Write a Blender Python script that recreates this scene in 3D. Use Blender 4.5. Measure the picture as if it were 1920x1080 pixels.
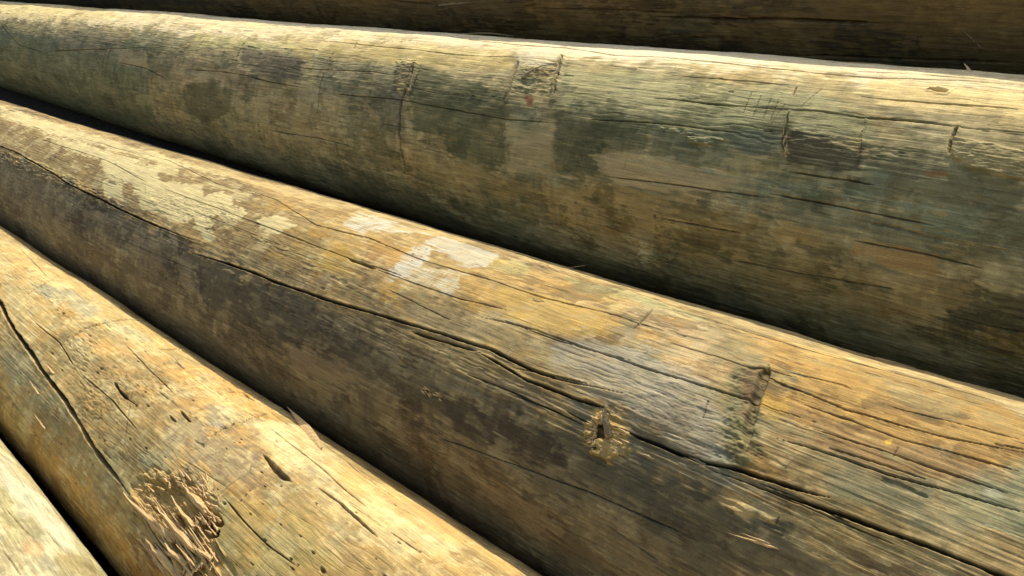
import bpy, math, random
import numpy as np
from mathutils import Matrix, Vector

# ------------------------------------------------------------------ render / camera / light
scn = bpy.context.scene
for o in list(bpy.data.objects):
    bpy.data.objects.remove(o)
scn.view_settings.view_transform = 'Standard'
scn.view_settings.look = 'None'
scn.view_settings.gamma = 1
scn.view_settings.use_curve_mapping = False

FPX = 1867.0                      # focal length in px of the 1920 px wide photograph
CAMZ = 1.15                       # height of the lens over the ground
VPX, VPY = -780.0, -65.0          # where the poles run to
d = np.array([(VPX-960)/FPX, -(VPY-540)/FPX, -1.0]); d /= np.linalg.norm(d)
up = np.array([0.0, 1.0, -d[1]/d[2]]); up /= np.linalg.norm(up)
u = np.cross(d, up)
if u[2] > 0: u = -u
RW = np.array([-d, u, up])        # world (x along the poles, y away, z up) from camera axes
if np.linalg.det(RW) < 0:
    raise SystemExit('handedness')
cam = bpy.data.objects.new('camera', bpy.data.cameras.new('camera'))
scn.collection.objects.link(cam)
cam.data.sensor_width = 36.0
cam.data.lens = 36.0*FPX/1920.0
cam.data.clip_start = 0.02
cam.data.clip_end = 500
M = Matrix([[float(RW[r, c]) for c in range(3)] for r in range(3)]).to_4x4()
M.translation = Vector((0, 0, CAMZ))
cam.matrix_world = M
scn.camera = cam

SUN_CROSS = 60.5                  # height of the sun seen along the poles (behind the pile)
SUN_SIDE = 14.0                   # how far it stands towards the far end of the poles
sc, ss = math.radians(SUN_CROSS), math.radians(SUN_SIDE)
sunv = Vector((-math.sin(ss), math.cos(ss)*math.cos(sc), math.cos(ss)*math.sin(sc)))
sl = bpy.data.lights.new('sun', 'SUN')
sl.energy = 3.8
sl.angle = math.radians(0.5)
sl.color = (1.0, 0.945, 0.85)
so = bpy.data.objects.new('sun', sl)
scn.collection.objects.link(so)
so.rotation_euler = (-sunv).to_track_quat('-Z', 'Y').to_euler()
so.location = (0, 0, 6)

w = bpy.data.worlds.new('World'); scn.world = w; w.use_nodes = True
wn = w.node_tree.nodes; wl = w.node_tree.links
bg = wn['Background']
sky = wn.new('ShaderNodeTexSky'); sky.sky_type = 'NISHITA'; sky.sun_disc = False
sky.sun_elevation = math.asin(sunv.z)
sky.sun_rotation = math.atan2(sunv.x, sunv.y)
sky.dust_density = 3.0
wl.new(sky.outputs[0], bg.inputs[0])
bg.inputs[1].default_value = 0.15
scn.view_settings.exposure = 0.38

# ------------------------------------------------------------------ noise
f32 = np.float32
def _hash(ix, iy, seed):
    h = ix.astype(np.uint32)*np.uint32(374761393) + iy.astype(np.uint32)*np.uint32(668265263) + np.uint32((seed*2246822519) & 0xffffffff)
    h = (h ^ (h >> np.uint32(13)))*np.uint32(1274126177)
    return h ^ (h >> np.uint32(16))
def perlin(x, y, seed=0):
    x = np.asarray(x, f32); y = np.asarray(y, f32)
    x, y = np.broadcast_arrays(x, y)
    fx = np.floor(x); fy = np.floor(y)
    ix = fx.astype(np.int32); iy = fy.astype(np.int32)
    dx = x-fx; dy = y-fy
    ux = dx*dx*dx*(dx*(dx*6-15)+10); uy = dy*dy*dy*(dy*(dy*6-15)+10)
    def g(ox, oy):
        a = _hash(ix+ox, iy+oy, seed)
        gx = (a & np.uint32(1023)).astype(f32)/f32(511.5)-1
        gy = ((a >> np.uint32(10)) & np.uint32(1023)).astype(f32)/f32(511.5)-1
        return gx*(dx-ox)+gy*(dy-oy)
    n0 = g(0, 0)*(1-ux)+g(1, 0)*ux
    n1 = g(0, 1)*(1-ux)+g(1, 1)*ux
    return (n0*(1-uy)+n1*uy)*f32(1.7)
def fbm(x, y, seed=0, octv=3, gain=0.5):
    t = 0; a = 1.0
    for k in range(octv):
        t = t+a*perlin(x*(2**k), y*(2**k), seed+17*k); a *= gain
    return t
def sst(e0, e1, x):
    t = np.clip((x-e0)/(e1-e0), 0, 1)
    return t*t*(3-2*t)
def lin(c):
    c = np.array(c, float)/255.0
    return np.where(c <= 0.04045, c/12.92, ((c+0.055)/1.055)**2.4).astype(f32)

# ------------------------------------------------------------------ materials
def wood_material(name, bump=1.0, rough=0.8, spec=0.25):
    m = bpy.data.materials.new(name); m.use_nodes = True
    n = m.node_tree.nodes; l = m.node_tree.links
    b = n['Principled BSDF']
    at = n.new('ShaderNodeAttribute'); at.attribute_name = 'tint'
    uv = n.new('ShaderNodeUVMap'); uv.uv_map = 'grain'
    def mapped(sx, sy):
        mp = n.new('ShaderNodeMapping'); mp.inputs['Scale'].default_value = (sx, sy, 1)
        l.new(uv.outputs[0], mp.inputs[0]); return mp
    def noise(sx, sy, det=3, rough_=0.6):
        t = n.new('ShaderNodeTexNoise'); t.noise_dimensions = '2D'
        t.inputs['Scale'].default_value = 1; t.inputs['Detail'].default_value = det; t.inputs['Roughness'].default_value = rough_
        l.new(mapped(sx, sy).outputs[0], t.inputs['Vector']); return t
    fib = noise(16, 1000, 4)
    fib2 = noise(9, 260, 4, 0.65)
    speck = noise(420, 620, 2)
    def ramp(src, a, b_, lo, hi):
        r = n.new('ShaderNodeMapRange'); r.inputs['From Min'].default_value = a; r.inputs['From Max'].default_value = b_
        r.inputs['To Min'].default_value = lo; r.inputs['To Max'].default_value = hi
        l.new(src.outputs['Fac'], r.inputs['Value']); return r
    r1 = ramp(fib, 0.3, 0.7, 0.78, 1.16); r2 = ramp(speck, 0.3, 0.7, 0.88, 1.10); r3 = ramp(fib2, 0.3, 0.7, 0.86, 1.12)
    def mul(a, b_):
        k = n.new('ShaderNodeMath'); k.operation = 'MULTIPLY'; l.new(a.outputs[0], k.inputs[0]); l.new(b_.outputs[0], k.inputs[1]); return k
    mm = mul(mul(r1, r2), r3)
    vm = n.new('ShaderNodeVectorMath'); vm.operation = 'SCALE'
    l.new(at.outputs['Color'], vm.inputs[0]); l.new(mm.outputs[0], vm.inputs['Scale'])
    l.new(vm.outputs[0], b.inputs['Base Color'])
    add = n.new('ShaderNodeMath'); add.operation = 'MULTIPLY_ADD'
    l.new(speck.outputs['Fac'], add.inputs[0]); add.inputs[1].default_value = 0.35; l.new(fib.outputs['Fac'], add.inputs[2])
    add2 = n.new('ShaderNodeMath'); add2.operation = 'MULTIPLY_ADD'
    l.new(fib2.outputs['Fac'], add2.inputs[0]); add2.inputs[1].default_value = 1.2; l.new(add.outputs[0], add2.inputs[2])
    bp = n.new('ShaderNodeBump'); bp.inputs['Strength'].default_value = 0.55*bump; bp.inputs['Distance'].default_value = 0.0006
    l.new(add2.outputs[0], bp.inputs['Height']); l.new(bp.outputs[0], b.inputs['Normal'])
    b.inputs['Roughness'].default_value = rough
    b.inputs['Specular IOR Level'].default_value = spec
    return m
WOOD = wood_material('weathered_treated_pine')
def chip_material(name, c0, c1):
    m = bpy.data.materials.new(name); m.use_nodes = True
    n = m.node_tree.nodes; l = m.node_tree.links; b = n['Principled BSDF']
    tc = n.new('ShaderNodeTexCoord'); mp = n.new('ShaderNodeMapping'); mp.inputs['Scale'].default_value = (25, 500, 500)
    t = n.new('ShaderNodeTexNoise'); t.inputs['Scale'].default_value = 1; t.inputs['Detail'].default_value = 3
    l.new(tc.outputs['Object'], mp.inputs[0]); l.new(mp.outputs[0], t.inputs['Vector'])
    r = n.new('ShaderNodeValToRGB'); r.color_ramp.elements[0].position = 0.35; r.color_ramp.elements[1].position = 0.65
    r.color_ramp.elements[0].color = (*lin(c0), 1); r.color_ramp.elements[1].color = (*lin(c1), 1)
    l.new(t.outputs['Fac'], r.inputs[0]); l.new(r.outputs[0], b.inputs['Base Color'])
    bp = n.new('ShaderNodeBump'); bp.inputs['Strength'].default_value = 0.5; bp.inputs['Distance'].default_value = 0.0005
    l.new(t.outputs['Fac'], bp.inputs['Height']); l.new(bp.outputs[0], b.inputs['Normal'])
    b.inputs['Roughness'].default_value = 0.85; b.inputs['Specular IOR Level'].default_value = 0.2
    return m
FRESH = chip_material('fresh_torn_wood', (184, 150, 96), (214, 182, 126))
GREYCHIP = chip_material('grey_weathered_splinter', (120, 104, 76), (176, 156, 116))

# ------------------------------------------------------------------ pole geometry
def cam_ray(px, py):
    v = np.array([(px-960)/FPX, -(py-540)/FPX, -1.0])
    return RW @ v
def project(X, Y, Z):
    # world metres -> photo px (1920 wide)
    c = RW.T @ np.array([X, Y, Z-CAMZ])
    return 960+FPX*c[0]/-c[2], 540-FPX*c[1]/-c[2]

class Pole:
    """A round pole running along x. Its centre line and radius are straight lines in x."""
    def __init__(s, dist, left, right, seed, pL, pR, rows=620, step=1.0, x_end=(-13.0, 2.6)):
        def cen(tb):
            top, bot = np.radians(tb)
            c = (top+bot)/2; h = (top-bot)/2
            return dist*math.cos(c), dist*math.sin(c), dist*math.sin(h)
        def xat(px, py):
            v = cam_ray(px, py); return dist*v[0]/math.hypot(v[1], v[2])
        s.a = cen(left); s.b = cen(right); s.xL = xat(*pL); s.xR = xat(*pR); s.seed = seed
        s.rm = (s.a[2]+s.b[2])/2
        s.x_end = x_end; s.grade = (0.98, 0.97, 0.82)
        # rings spaced evenly as the lens sees them where the photograph looks, coarser beyond
        xs = np.linspace(-7.5, 1.2, 60000)
        cy, cz, _ = s.axis(xs)
        c = RW.T @ np.array([xs, cy, cz])
        ok = -c[2] > 0.12
        xs = xs[ok]; px = 960+FPX*c[0][ok]/-c[2][ok]
        n = int(2330/(1920/1024)/step)
        dense = np.interp(np.linspace(-150, 2180, n), px, xs)
        left_x = dense[0]-np.geomspace(0.02, dense[0]-x_end[0], 60)[::-1]
        right_x = np.arange(dense[-1]+0.006, x_end[1], 0.006)
        s.X = np.concatenate([left_x, dense, right_x]).astype(f32)
        ce = -math.degrees(math.atan2(s.a[1], s.a[0]))
        lo, hi = math.radians(ce-100), math.radians(ce+100)
        t = np.linspace(lo, hi, rows)
        back = np.linspace(hi, lo+2*math.pi, 60)[1:-1]
        s.T = np.concatenate([t, back]).astype(f32)
        s.nd = rows
        s.A = (s.T*s.rm).astype(f32)           # arc length in metres
        s.H = np.zeros((len(s.X), len(s.T)), f32)
        s.C = np.zeros((len(s.X), len(s.T), 3), f32)
        s.XX = s.X[:, None]; s.AA = s.A[None, :]
        # shared warps: broad, streaked along the grain, ragged
        s.W1 = fbm(s.XX*14, s.AA*22, seed+3, 3)
        s.W2 = fbm(s.XX*22, s.AA*190, seed+5, 2)
        s.W3 = fbm(s.XX*70, s.AA*110, seed+9, 2)
    def axis(s, x):
        k = (x-s.xL)/(s.xR-s.xL)
        k = np.clip(k, -1.2, 2.0)
        return tuple(s.a[i]+(s.b[i]-s.a[i])*k for i in range(3))
    def at(s, px, py):
        """where the ray through a photo pixel meets the bare pole: (x, arc)"""
        v = cam_ray(px, py); x = -1.0
        for _ in range(12):
            cy, cz, r = s.axis(x)
            a = v[1]**2+v[2]**2; b = -2*(v[1]*cy+v[2]*cz); c = cy*cy+cz*cz-r*r
            q = max(b*b-4*a*c, 0.0)
            t = (-b-math.sqrt(q))/(2*a)
            x = 0.5*x+0.5*t*v[0]
        x = t*v[0]; cy, cz, r = s.axis(x)
        ny, nz = t*v[1]-cy, t*v[2]-cz
        return x, math.atan2(nz, -ny)*s.rm
    def pts(s, P):
        return np.array([s.at(*p) for p in P])
    def pos(s, x, arc, h=0.0):
        cy, cz, r = s.axis(x); t = arc/s.rm
        return Vector((x, cy-(r+h)*math.cos(t), CAMZ+cz+(r+h)*math.sin(t)))
    def nrm(s, arc):
        t = arc/s.rm
        return Vector((0, -math.cos(t), math.sin(t)))
    def win(s, lo, hi, m):
        i0, i1 = np.searchsorted(s.X, [lo[0]-m, hi[0]+m])
        j0, j1 = np.searchsorted(s.A, [lo[1]-m, hi[1]+m])
        return slice(max(i0-1, 0), i1+1), slice(max(j0-1, 0), min(j1+1, len(s.A)))
    def mask(s, P, soft, warp, streak=0.5, rag=0.3):
        Q = s.pts(P); m = soft+warp*2.2+0.002
        sx, sa = s.win(Q.min(0), Q.max(0), m)
        x = s.XX[sx]; a = s.AA[:, sa]
        best = None; inside = None
        n = len(Q)
        for k in range(n):
            p = Q[k]; q = Q[(k+1) % n]; e = q-p
            wx = x-p[0]; wa = a-p[1]
            t = np.clip((wx*e[0]+wa*e[1])/(e@e+1e-12), 0, 1)
            dd = (wx-e[0]*t)**2+(wa-e[1]*t)**2
            best = dd if best is None else np.minimum(best, dd)
            c1 = a >= p[1]; c2 = a < q[1]; c3 = e[0]*wa > e[1]*wx
            flip = (c1 & c2 & c3) | (~c1 & ~c2 & ~c3)
            inside = flip if inside is None else inside ^ flip
        sd = np.sqrt(best)*np.where(inside, -1, 1)
        sd = sd+warp*(0.9*s.W1[sx, sa]+streak*1.3*s.W2[sx, sa]+rag*s.W3[sx, sa])
        return sx, sa, (1-sst(-soft, soft, sd)).astype(f32)
    def islands(s, P, rgb, al=0.7, thr=0.1, fx=20, fa=34, seed=0, warp=0.02, h=0.0, edge=0.07):
        """many small stains or bare spots with blunt cross-cut ends, inside a region"""
        sx, sa, k = s.mask(P, 0.012, warp)
        X = s.XX[sx]; A = s.AA[:, sa]; S = s.seed*3+seed
        q = 0.25*perlin(X*90, A*16, S+1)
        b = perlin(X*fx+q, A*fa, S+2)+0.55*perlin(X*fx*2.3, A*fa*2.1, S+3)+0.35*perlin(X*fx*5, A*fa*4.5, S+4)+0.30*s.W2[sx, sa]+0.18*perlin(X*30, A*420, S+5)
        k = k*sst(thr, thr+edge, b)
        k = k*(0.75+0.35*perlin(X*18, A*380, S+6))
        if h: s.H[sx, sa] += k*h
        k3 = (np.clip(k, 0, 1)*al)[..., None]
        s.C[sx, sa] = s.C[sx, sa]*(1-k3)+lin(rgb)*k3
    def patch(s, P, rgb, al=0.8, soft=0.004, warp=0.009, streak=0.6, rag=0.4, h=0.0, dry=0.0):
        sx, sa, k = s.mask(P, soft, warp, streak, rag)
        if dry:
            X = s.XX[sx]; A = s.AA[:, sa]
            k = k*(1-dry+dry*sst(-0.35, 0.25, perlin(X*14, A*480, s.seed+7)+0.7*perlin(X*320, A*40, s.seed+8)+0.9*perlin(X*40, A*60, s.seed+12)+0.1))
        k3 = (k*al)[..., None]
        s.C[sx, sa] = s.C[sx, sa]*(1-k3)+lin(rgb)*k3
        if h: s.H[sx, sa] += k*h
    def rough(s, P, amp, fx=60, fa=160, soft=0.006, warp=0.01, lift=0.0, seed=0):
        sx, sa, k = s.mask(P, soft, warp)
        n = fbm(s.XX[sx]*fx, s.AA[:, sa]*fa, s.seed+seed+31, 3, 0.6)
        q = n*3.2; fl = np.floor(q); te = (fl+sst(0.32, 0.68, q-fl))/3.2
        s.H[sx, sa] += k*(amp*(0.35*n+0.65*te)+lift)
        kk = (k*(0.10*np.clip(te, -1, 1)))[..., None]; s.C[sx, sa] *= 1+kk
        return sx, sa, k, n
    def dist(s, Q, m):
        sx, sa = s.win(Q.min(0), Q.max(0), m)
        x = s.XX[sx]; a = s.AA[:, sa]
        D = np.full((x.shape[0], a.shape[1]), 1.0, f32); U = np.zeros_like(D); L = 0.0
        seg = np.hypot(*(Q[1:]-Q[:-1]).T); tot = seg.sum()
        for k in range(len(Q)-1):
            p = Q[k]; q = Q[k+1]; e = q-p
            lo = np.minimum(p, q); hi = np.maximum(p, q)
            i0, i1 = np.searchsorted(x[:, 0], [lo[0]-m, hi[0]+m]); j0, j1 = np.searchsorted(a[0], [lo[1]-m, hi[1]+m])
            if i1 <= i0 or j1 <= j0: L += seg[k]; continue
            wx = x[i0:i1]-p[0]; wa = a[:, j0:j1]-p[1]
            t = np.clip((wx*e[0]+wa*e[1])/(e@e+1e-12), 0, 1)
            dd = np.sqrt((wx-e[0]*t)**2+(wa-e[1]*t)**2)
            sub = D[i0:i1, j0:j1]; su = U[i0:i1, j0:j1]
            b = dd < sub
            sub[b] = dd[b]; su[b] = ((L+t*seg[k])/tot)[b]
            L += seg[k]
        return sx, sa, D, U
    def crack(s, P, wd=0.0012, dp=0.006, dark=0.45, wob=0.0012, lip=0.0, tint=(70, 50, 30), raw=False, freq=18):
        Q = np.array(P) if raw else s.pts(P)
        # subdivide and let it wander
        out = []
        for k in range(len(Q)-1):
            n = max(2, int(np.hypot(*(Q[k+1]-Q[k]))/0.008))
            for t in np.arange(n)/n: out.append(Q[k]*(1-t)+Q[k+1]*t)
        out.append(Q[-1]); Q = np.array(out)
        sd_ = s.seed+int(abs(Q[0, 0]*1000)) % 997
        L = np.concatenate([[0], np.cumsum(np.hypot(*(Q[1:]-Q[:-1]).T))])
        wb = fbm(L.astype(f32)*freq, np.zeros(len(L), f32)+0.37, sd_, 3)*wob*(0.45 if freq < 30 else 1.0)
        dx = np.gradient(Q[:, 0]); da = np.gradient(Q[:, 1]); nn = np.hypot(dx, da)+1e-9
        Q = Q+np.stack([-da/nn*wb, dx/nn*wb], 1)
        sx, sa, D, U = s.dist(Q, wd*3+0.004)
        ww = wd*(np.clip(np.minimum(U, 1-U)*7, 0.12, 1))
        ln = perlin(s.XX[sx]*30, s.AA[:, sa]*0+0.3, sd_+4)+0.6*perlin(s.XX[sx]*95, s.AA[:, sa]*0+0.6, sd_+5)
        ww = ww*np.clip(1+(0.4 if freq < 30 else 0.8)*ln, 0.25, 2.0)
        k = 1-sst(0.45, 1.25, D/ww)
        k = k*np.clip(ww/wd*1.3, 0.3, 1)
        s.H[sx, sa] -= dp*k
        if lip: s.H[sx, sa] += lip*(1-sst(1.0, 4.0, D/wd))*(1-k)
        k3 = (k*dark)[..., None]
        s.C[sx, sa] = s.C[sx, sa]*(1-k3)+lin(tint)*k3
    def pit(s, px, py, rad=0.003, dp=0.004, rim=0.001, rgb=None, ecc=1.0):
        c = np.array(s.at(px, py)); m = rad*3
        sx, sa = s.win(c, c, m)
        D = np.hypot((s.XX[sx]-c[0])/ecc, s.AA[:, sa]-c[1])/rad
        D = D*(1+0.5*s.W3[sx, sa])
        k = 1-sst(0.5, 1.1, D)
        s.H[sx, sa] += -dp*k+rim*np.exp(-((D-1.4)/0.45)**2)
        k3 = (k*0.6)[..., None]
        s.C[sx, sa] = s.C[sx, sa]*(1-k3)+lin(rgb or (88, 62, 36))*k3
    # ---- the wood itself
    def base(s, c_main, c_alt, c_dark, c_light, dark_amt=0.5, light_amt=0.4, thr=0.12, fx=5.0, fa=9.0):
        S = s.seed; X, A = s.XX, s.AA
        wx = X*fx+0.35*s.W1; wa = A*fa+0.35*s.W2+0.2*s.W1
        b1 = fbm(wx*0.6, wa*0.7, S+40, 3)
        b2 = fbm(wx*1.1, wa*1.3, S+50, 4, 0.55)
        b3 = fbm(wx*1.9, wa*2.2, S+60, 4, 0.55)
        col = lin(c_main)+(lin(c_alt)-lin(c_main))*sst(-0.35, 0.45, b1)[..., None]
        kd = sst(thr, thr+0.14, b2+0.16*s.W2)*dark_amt
        col = col*(1-kd[..., None])+lin(c_dark)*kd[..., None]
        kl = sst(thr+0.08, thr+0.18, b3+0.13*s.W2)*light_amt
        col = col*(1-kl[..., None])+lin(c_light)*kl[..., None]
        # saw-like cross scuffs and grain streaks
        cross = perlin(X*170+0.6*s.W1, A*14, S+70)*sst(0, 0.5, b1+b3)
        g1 = perlin(X*3.2, A*330, S+71); g2 = perlin(X*9, A*120+0.4*s.W1, S+72)
        mid = fbm(X*28, A*46, S+73, 3, 0.6)
        m = 1+0.09*cross+0.09*g1+0.13*g2+0.17*mid+0.10*s.W3
        s.C[:] = col*np.clip(m, 0.4, 1.7)[..., None]
        hue = fbm(X*10, A*20, S+74, 3)
        s.C[..., 0] *= 1+0.07*hue; s.C[..., 2] *= 1-0.13*hue
        # form: slow swell, flattish shaved facets, grain
        s.H += 0.0030*fbm(X*1.8, A*3.0, S+80, 2)+0.0013*fbm(X*7, A*16, S+81, 3)+0.00022*s.W2+0.00022*g1+0.00018*s.W3
    def finish(s, dark, light, kd=0.4, kl=0.3, amp=1.0):
        """small weather stains, cross wash and grain over everything"""
        X, A, S = s.XX, s.AA, s.seed
        gate = sst(-0.3, 0.4, fbm(X*3, A*6, S+90, 2))
        b = fbm(X*10+0.25*s.W3, A*26+0.5*s.W2, S+91, 4, 0.6)+0.25*perlin(X*60, A*9, S+92)
        k = (sst(0.16, 0.34, b)*kd*(0.35+0.65*gate))[..., None]
        s.C[:] = s.C*(1-k)+s.C*lin(dark)*k*4.2
        b = fbm(X*13+0.3*s.W3, A*30+0.5*s.W2, S+95, 4, 0.6)+0.3*perlin(X*80, A*12, S+96)
        k = (sst(0.20, 0.36, b)*kl*(1-0.6*gate))[..., None]
        s.C[:] = s.C*(1-k)+lin(light)*k*(0.45+0.55*s.C.mean(-1, keepdims=True)/0.25)
        cross = perlin(X*130+0.5*s.W1, A*10, S+97)*sst(-0.1, 0.5, perlin(X*9, A*14, S+98))
        m = 1+amp*((0.20 if S == 23 else 0.13)*cross+0.16*fbm(X*24, A*60, S+99, 3, 0.6)+0.10*s.W3+0.12*perlin(X*6, A*240+s.W1, S+100)+0.06*perlin(X*260, A*330, S+101))
        g3 = np.abs(perlin(X*1.6+0.02*s.W1, A*95+0.5*s.W1, S+110)); g4 = np.abs(perlin(X*3.5, A*210+0.4*s.W1, S+111))
        gg = sst(-0.35, 0.3, fbm(X*5, A*15, S+112, 2))
        ln = (1-sst(0.0, 0.07, g3))*gg; ln2 = (1-sst(0.0, 0.10, g4))*(1-0.4*gg)
        m = m*(1-0.17*amp*ln)*(1-0.15*amp*ln2)+0.09*amp*perlin(X*2.2, A*560, S+113)
        s.H -= 0.00045*ln+0.00018*ln2
        s.C *= np.clip(m, 0.4, 1.6)[..., None]
        s.H += 0.00018*cross+0.00025*fbm(X*40, A*90, S+102, 2)
    def checks(s, n_layers=2, gate=0.1, depth=0.0022, wid=0.00055, fx=0.9, fa=42):
        """hairline drying checks along the grain, drawn as single lines"""
        rs = np.random.RandomState(s.seed+5)
        x0, x1 = s.X[61], s.X[-1]
        for k in range(n_layers):
            x = rs.uniform(x0, x1-0.1); L = rs.uniform(0.05, 0.5)*rs.uniform(0.3, 1)
            a = rs.uniform(s.A[20], s.A[s.nd-20])
            n = max(3, int(L/0.05)); xx = np.linspace(x, x+L, n)
            aa = a+np.cumsum(rs.normal(0, 0.0007, n))+rs.uniform(-0.01, 0.01)*np.linspace(0, 1, n)
            s.crack(np.stack([xx, aa], 1), wid*rs.uniform(0.35, 0.9), depth*rs.uniform(0.3, 0.8), 0.5*rs.uniform(0.4, 1), 0.0008, raw=True)
    def cuts(s, n):
        rs = np.random.RandomState(s.seed+6)
        for k in range(n):
            x = rs.uniform(s.X[61], s.X[-200]); a = rs.uniform(s.A[20], s.A[s.nd-20])
            L = rs.uniform(0.006, 0.05)
            s.crack([(x, a), (x+L*rs.uniform(-0.25, 0.25), a+L)], rs.uniform(0.0004, 0.0008), 0.0008, 0.3, 0.0006, raw=True)
    def flecks(s, n, amp=0.0012, light=0.25):
        rs = np.random.RandomState(s.seed+8)
        for k in range(n):
            x = rs.uniform(s.X[61], s.X[-200]); a = rs.uniform(s.A[20], s.A[s.nd-20]); L = rs.uniform(0.004, 0.03); h = rs.uniform(0.001, 0.004)
            sx, sa = s.win((x-L, a-h), (x+L, a+h), 0.004)
            D = np.hypot((s.XX[sx]-x)/L, (s.AA[:, sa]-a)/h)+0.5*s.W3[sx, sa]+0.4*s.W2[sx, sa]
            kk = 1-sst(0.75, 1.0, D); sg = rs.choice([-1, 1])
            s.H[sx, sa] += sg*amp*kk*rs.uniform(0.4, 1.2)
            q = 1+kk*light*rs.uniform(-1, 1)
            s.C[sx, sa] *= q[..., None]
    def build(s, name, label, group, mat=None):
        X, T = s.X, s.T
        cy, cz, r = s.axis(X.astype(float))
        R = (r[:, None]+s.H).astype(f32)
        nx, nt = len(X), len(T)
        co = np.empty((nx, nt, 3), f32)
        co[..., 0] = X[:, None]; co[..., 1] = cy[:, None]-R*np.cos(T)[None]; co[..., 2] = CAMZ+cz[:, None]+R*np.sin(T)[None]
        verts = co.reshape(-1, 3)
        i = np.arange(nx-1)[:, None]; j = np.arange(nt)[None]; j2 = (j+1) % nt
        quads = np.stack([i*nt+j, i*nt+j2, (i+1)*nt+j2, (i+1)*nt+j], -1).reshape(-1, 4)
        capA = len(verts); verts = np.concatenate([verts, [[X[0], cy[0], CAMZ+cz[0]], [X[-1], cy[-1], CAMZ+cz[-1]]]]).astype(f32)
        jj = np.arange(nt); j2 = (jj+1) % nt
        t1 = np.stack([np.full(nt, capA), j2, jj], -1); b0 = (nx-1)*nt
        t2 = np.stack([np.full(nt, capA+1), b0+jj, b0+j2], -1)
        tris = np.concatenate([t1, t2])
        loops = np.concatenate([quads.ravel(), tris.ravel()]).astype(np.int32)
        starts = np.concatenate([np.arange(len(quads))*4, len(quads)*4+np.arange(len(tris))*3]).astype(np.int32)
        me = bpy.data.meshes.new(name)
        me.vertices.add(len(verts)); me.vertices.foreach_set('co', verts.ravel())
        me.loops.add(len(loops)); me.loops.foreach_set('vertex_index', loops)
        me.polygons.add(len(starts)); me.polygons.foreach_set('loop_start', starts)
        me.polygons.foreach_set('use_smooth', np.concatenate([np.ones(len(quads), bool), np.zeros(len(tris), bool)]))
        ca = me.color_attributes.new('tint', 'FLOAT_COLOR', 'POINT')
        cc = np.ones((len(verts), 4), f32)
        cc[:nx*nt, :3] = np.clip(s.C*np.array(s.grade, f32), 0.004, 0.9).reshape(-1, 3); cc[nx*nt:, :3] = lin((190, 150, 95))
        ca.data.foreach_set('color', cc.ravel())
        uvl = me.uv_layers.new(name='grain')
        uu = np.empty((len(verts), 2), f32)
        uu[:nx*nt, 0] = np.repeat(X, nt); uu[:nx*nt, 1] = np.tile(s.A, nx)
        uu[nx*nt:] = 0
        uvl.data.foreach_set('uv', (uu[loops]+s.seed*0.37).ravel())
        me.update(); me.validate()
        me.materials.append(mat or WOOD)
        o = bpy.data.objects.new(name, me); scn.collection.objects.link(o)
        o['label'] = label; o['category'] = 'log'; o['group'] = group
        s.obj = o
        return o

GROUP = 'round wooden poles stacked in a pile'

# splinters: tapered, bent slivers of wood; parts of the pole they grew from
def sliver(pole, P0, P1, wd, th, lift0=0.0, lift1=0.003, bend=0.0, seed=0, mb=None, base=-0.001, twist=0.0):
    """from pixel P0 to pixel P1 on the pole's surface; lift = height of the ends over it"""
    rs = random.Random(seed)
    a = np.array(pole.at(*P0)); b = np.array(pole.at(*P1))
    return sliver_xa(pole, a, b, wd, th, lift0, lift1, bend, seed, mb, base, twist)
def sliver_xa(pole, a, b, wd, th, lift0, lift1, bend=0.0, seed=0, mb=None, base=-0.001, twist=0.0):
    rs = random.Random(seed); jit = 0.04 if twist else 0.18
    V, F = mb if mb else ([], [])
    n = 9; v0 = len(V)
    A3 = pole.pos(a[0], a[1]); B3 = pole.pos(b[0], b[1])
    ax = (B3-A3).normalized()
    for k in range(n+1):
        t = k/n
        x = a[0]*(1-t)+b[0]*t; r = a[1]*(1-t)+b[1]*t
        h = base+lift0+(lift1-lift0)*t+bend*math.sin(math.pi*t)
        c = pole.pos(x, r, h); N = pole.nrm(r); side = ax.cross(N).normalized()
        if twist: side, N = side*math.cos(twist)+N*math.sin(twist), N*math.cos(twist)-side*math.sin(twist)
        wv = wd*(0.35+0.65*math.sin(math.pi*min(1, 0.25+t*0.75)))*(1-0.95*t**2)*(1+rs.uniform(-jit, jit))
        tv = th*(1-0.8*t)*(1+rs.uniform(-.2, .2))
        c = c+side*(0 if twist else rs.uniform(-.1, .1))*wd
        for (p, q) in ((-1, -0.5), (-0.55, 0.6), (0.25, 1.0), (1, 0.1), (0.3, -0.8)):
            V.append(c+side*(wv*p*0.5)+N*(tv*q))
    for k in range(n):
        for q in range(5):
            i0 = v0+k*5+q; i1 = v0+k*5+(q+1) % 5
            F.append((i0, i1, i1+5, i0+5))
    F.append(tuple(v0+q for q in (4, 3, 2, 1, 0))); F.append(tuple(v0+n*5+q for q in range(5)))
    return V, F
def part(name, VF, mat, parent, label=None, smooth=False):
    me = bpy.data.meshes.new(name); me.from_pydata([tuple(v) for v in VF[0]], [], VF[1])
    me.materials.append(mat)
    if smooth:
        for p in me.polygons: p.use_smooth = True
    me.update()
    o = bpy.data.objects.new(name, me); scn.collection.objects.link(o); o.parent = parent
    if label: o['label'] = label
    return o

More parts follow.
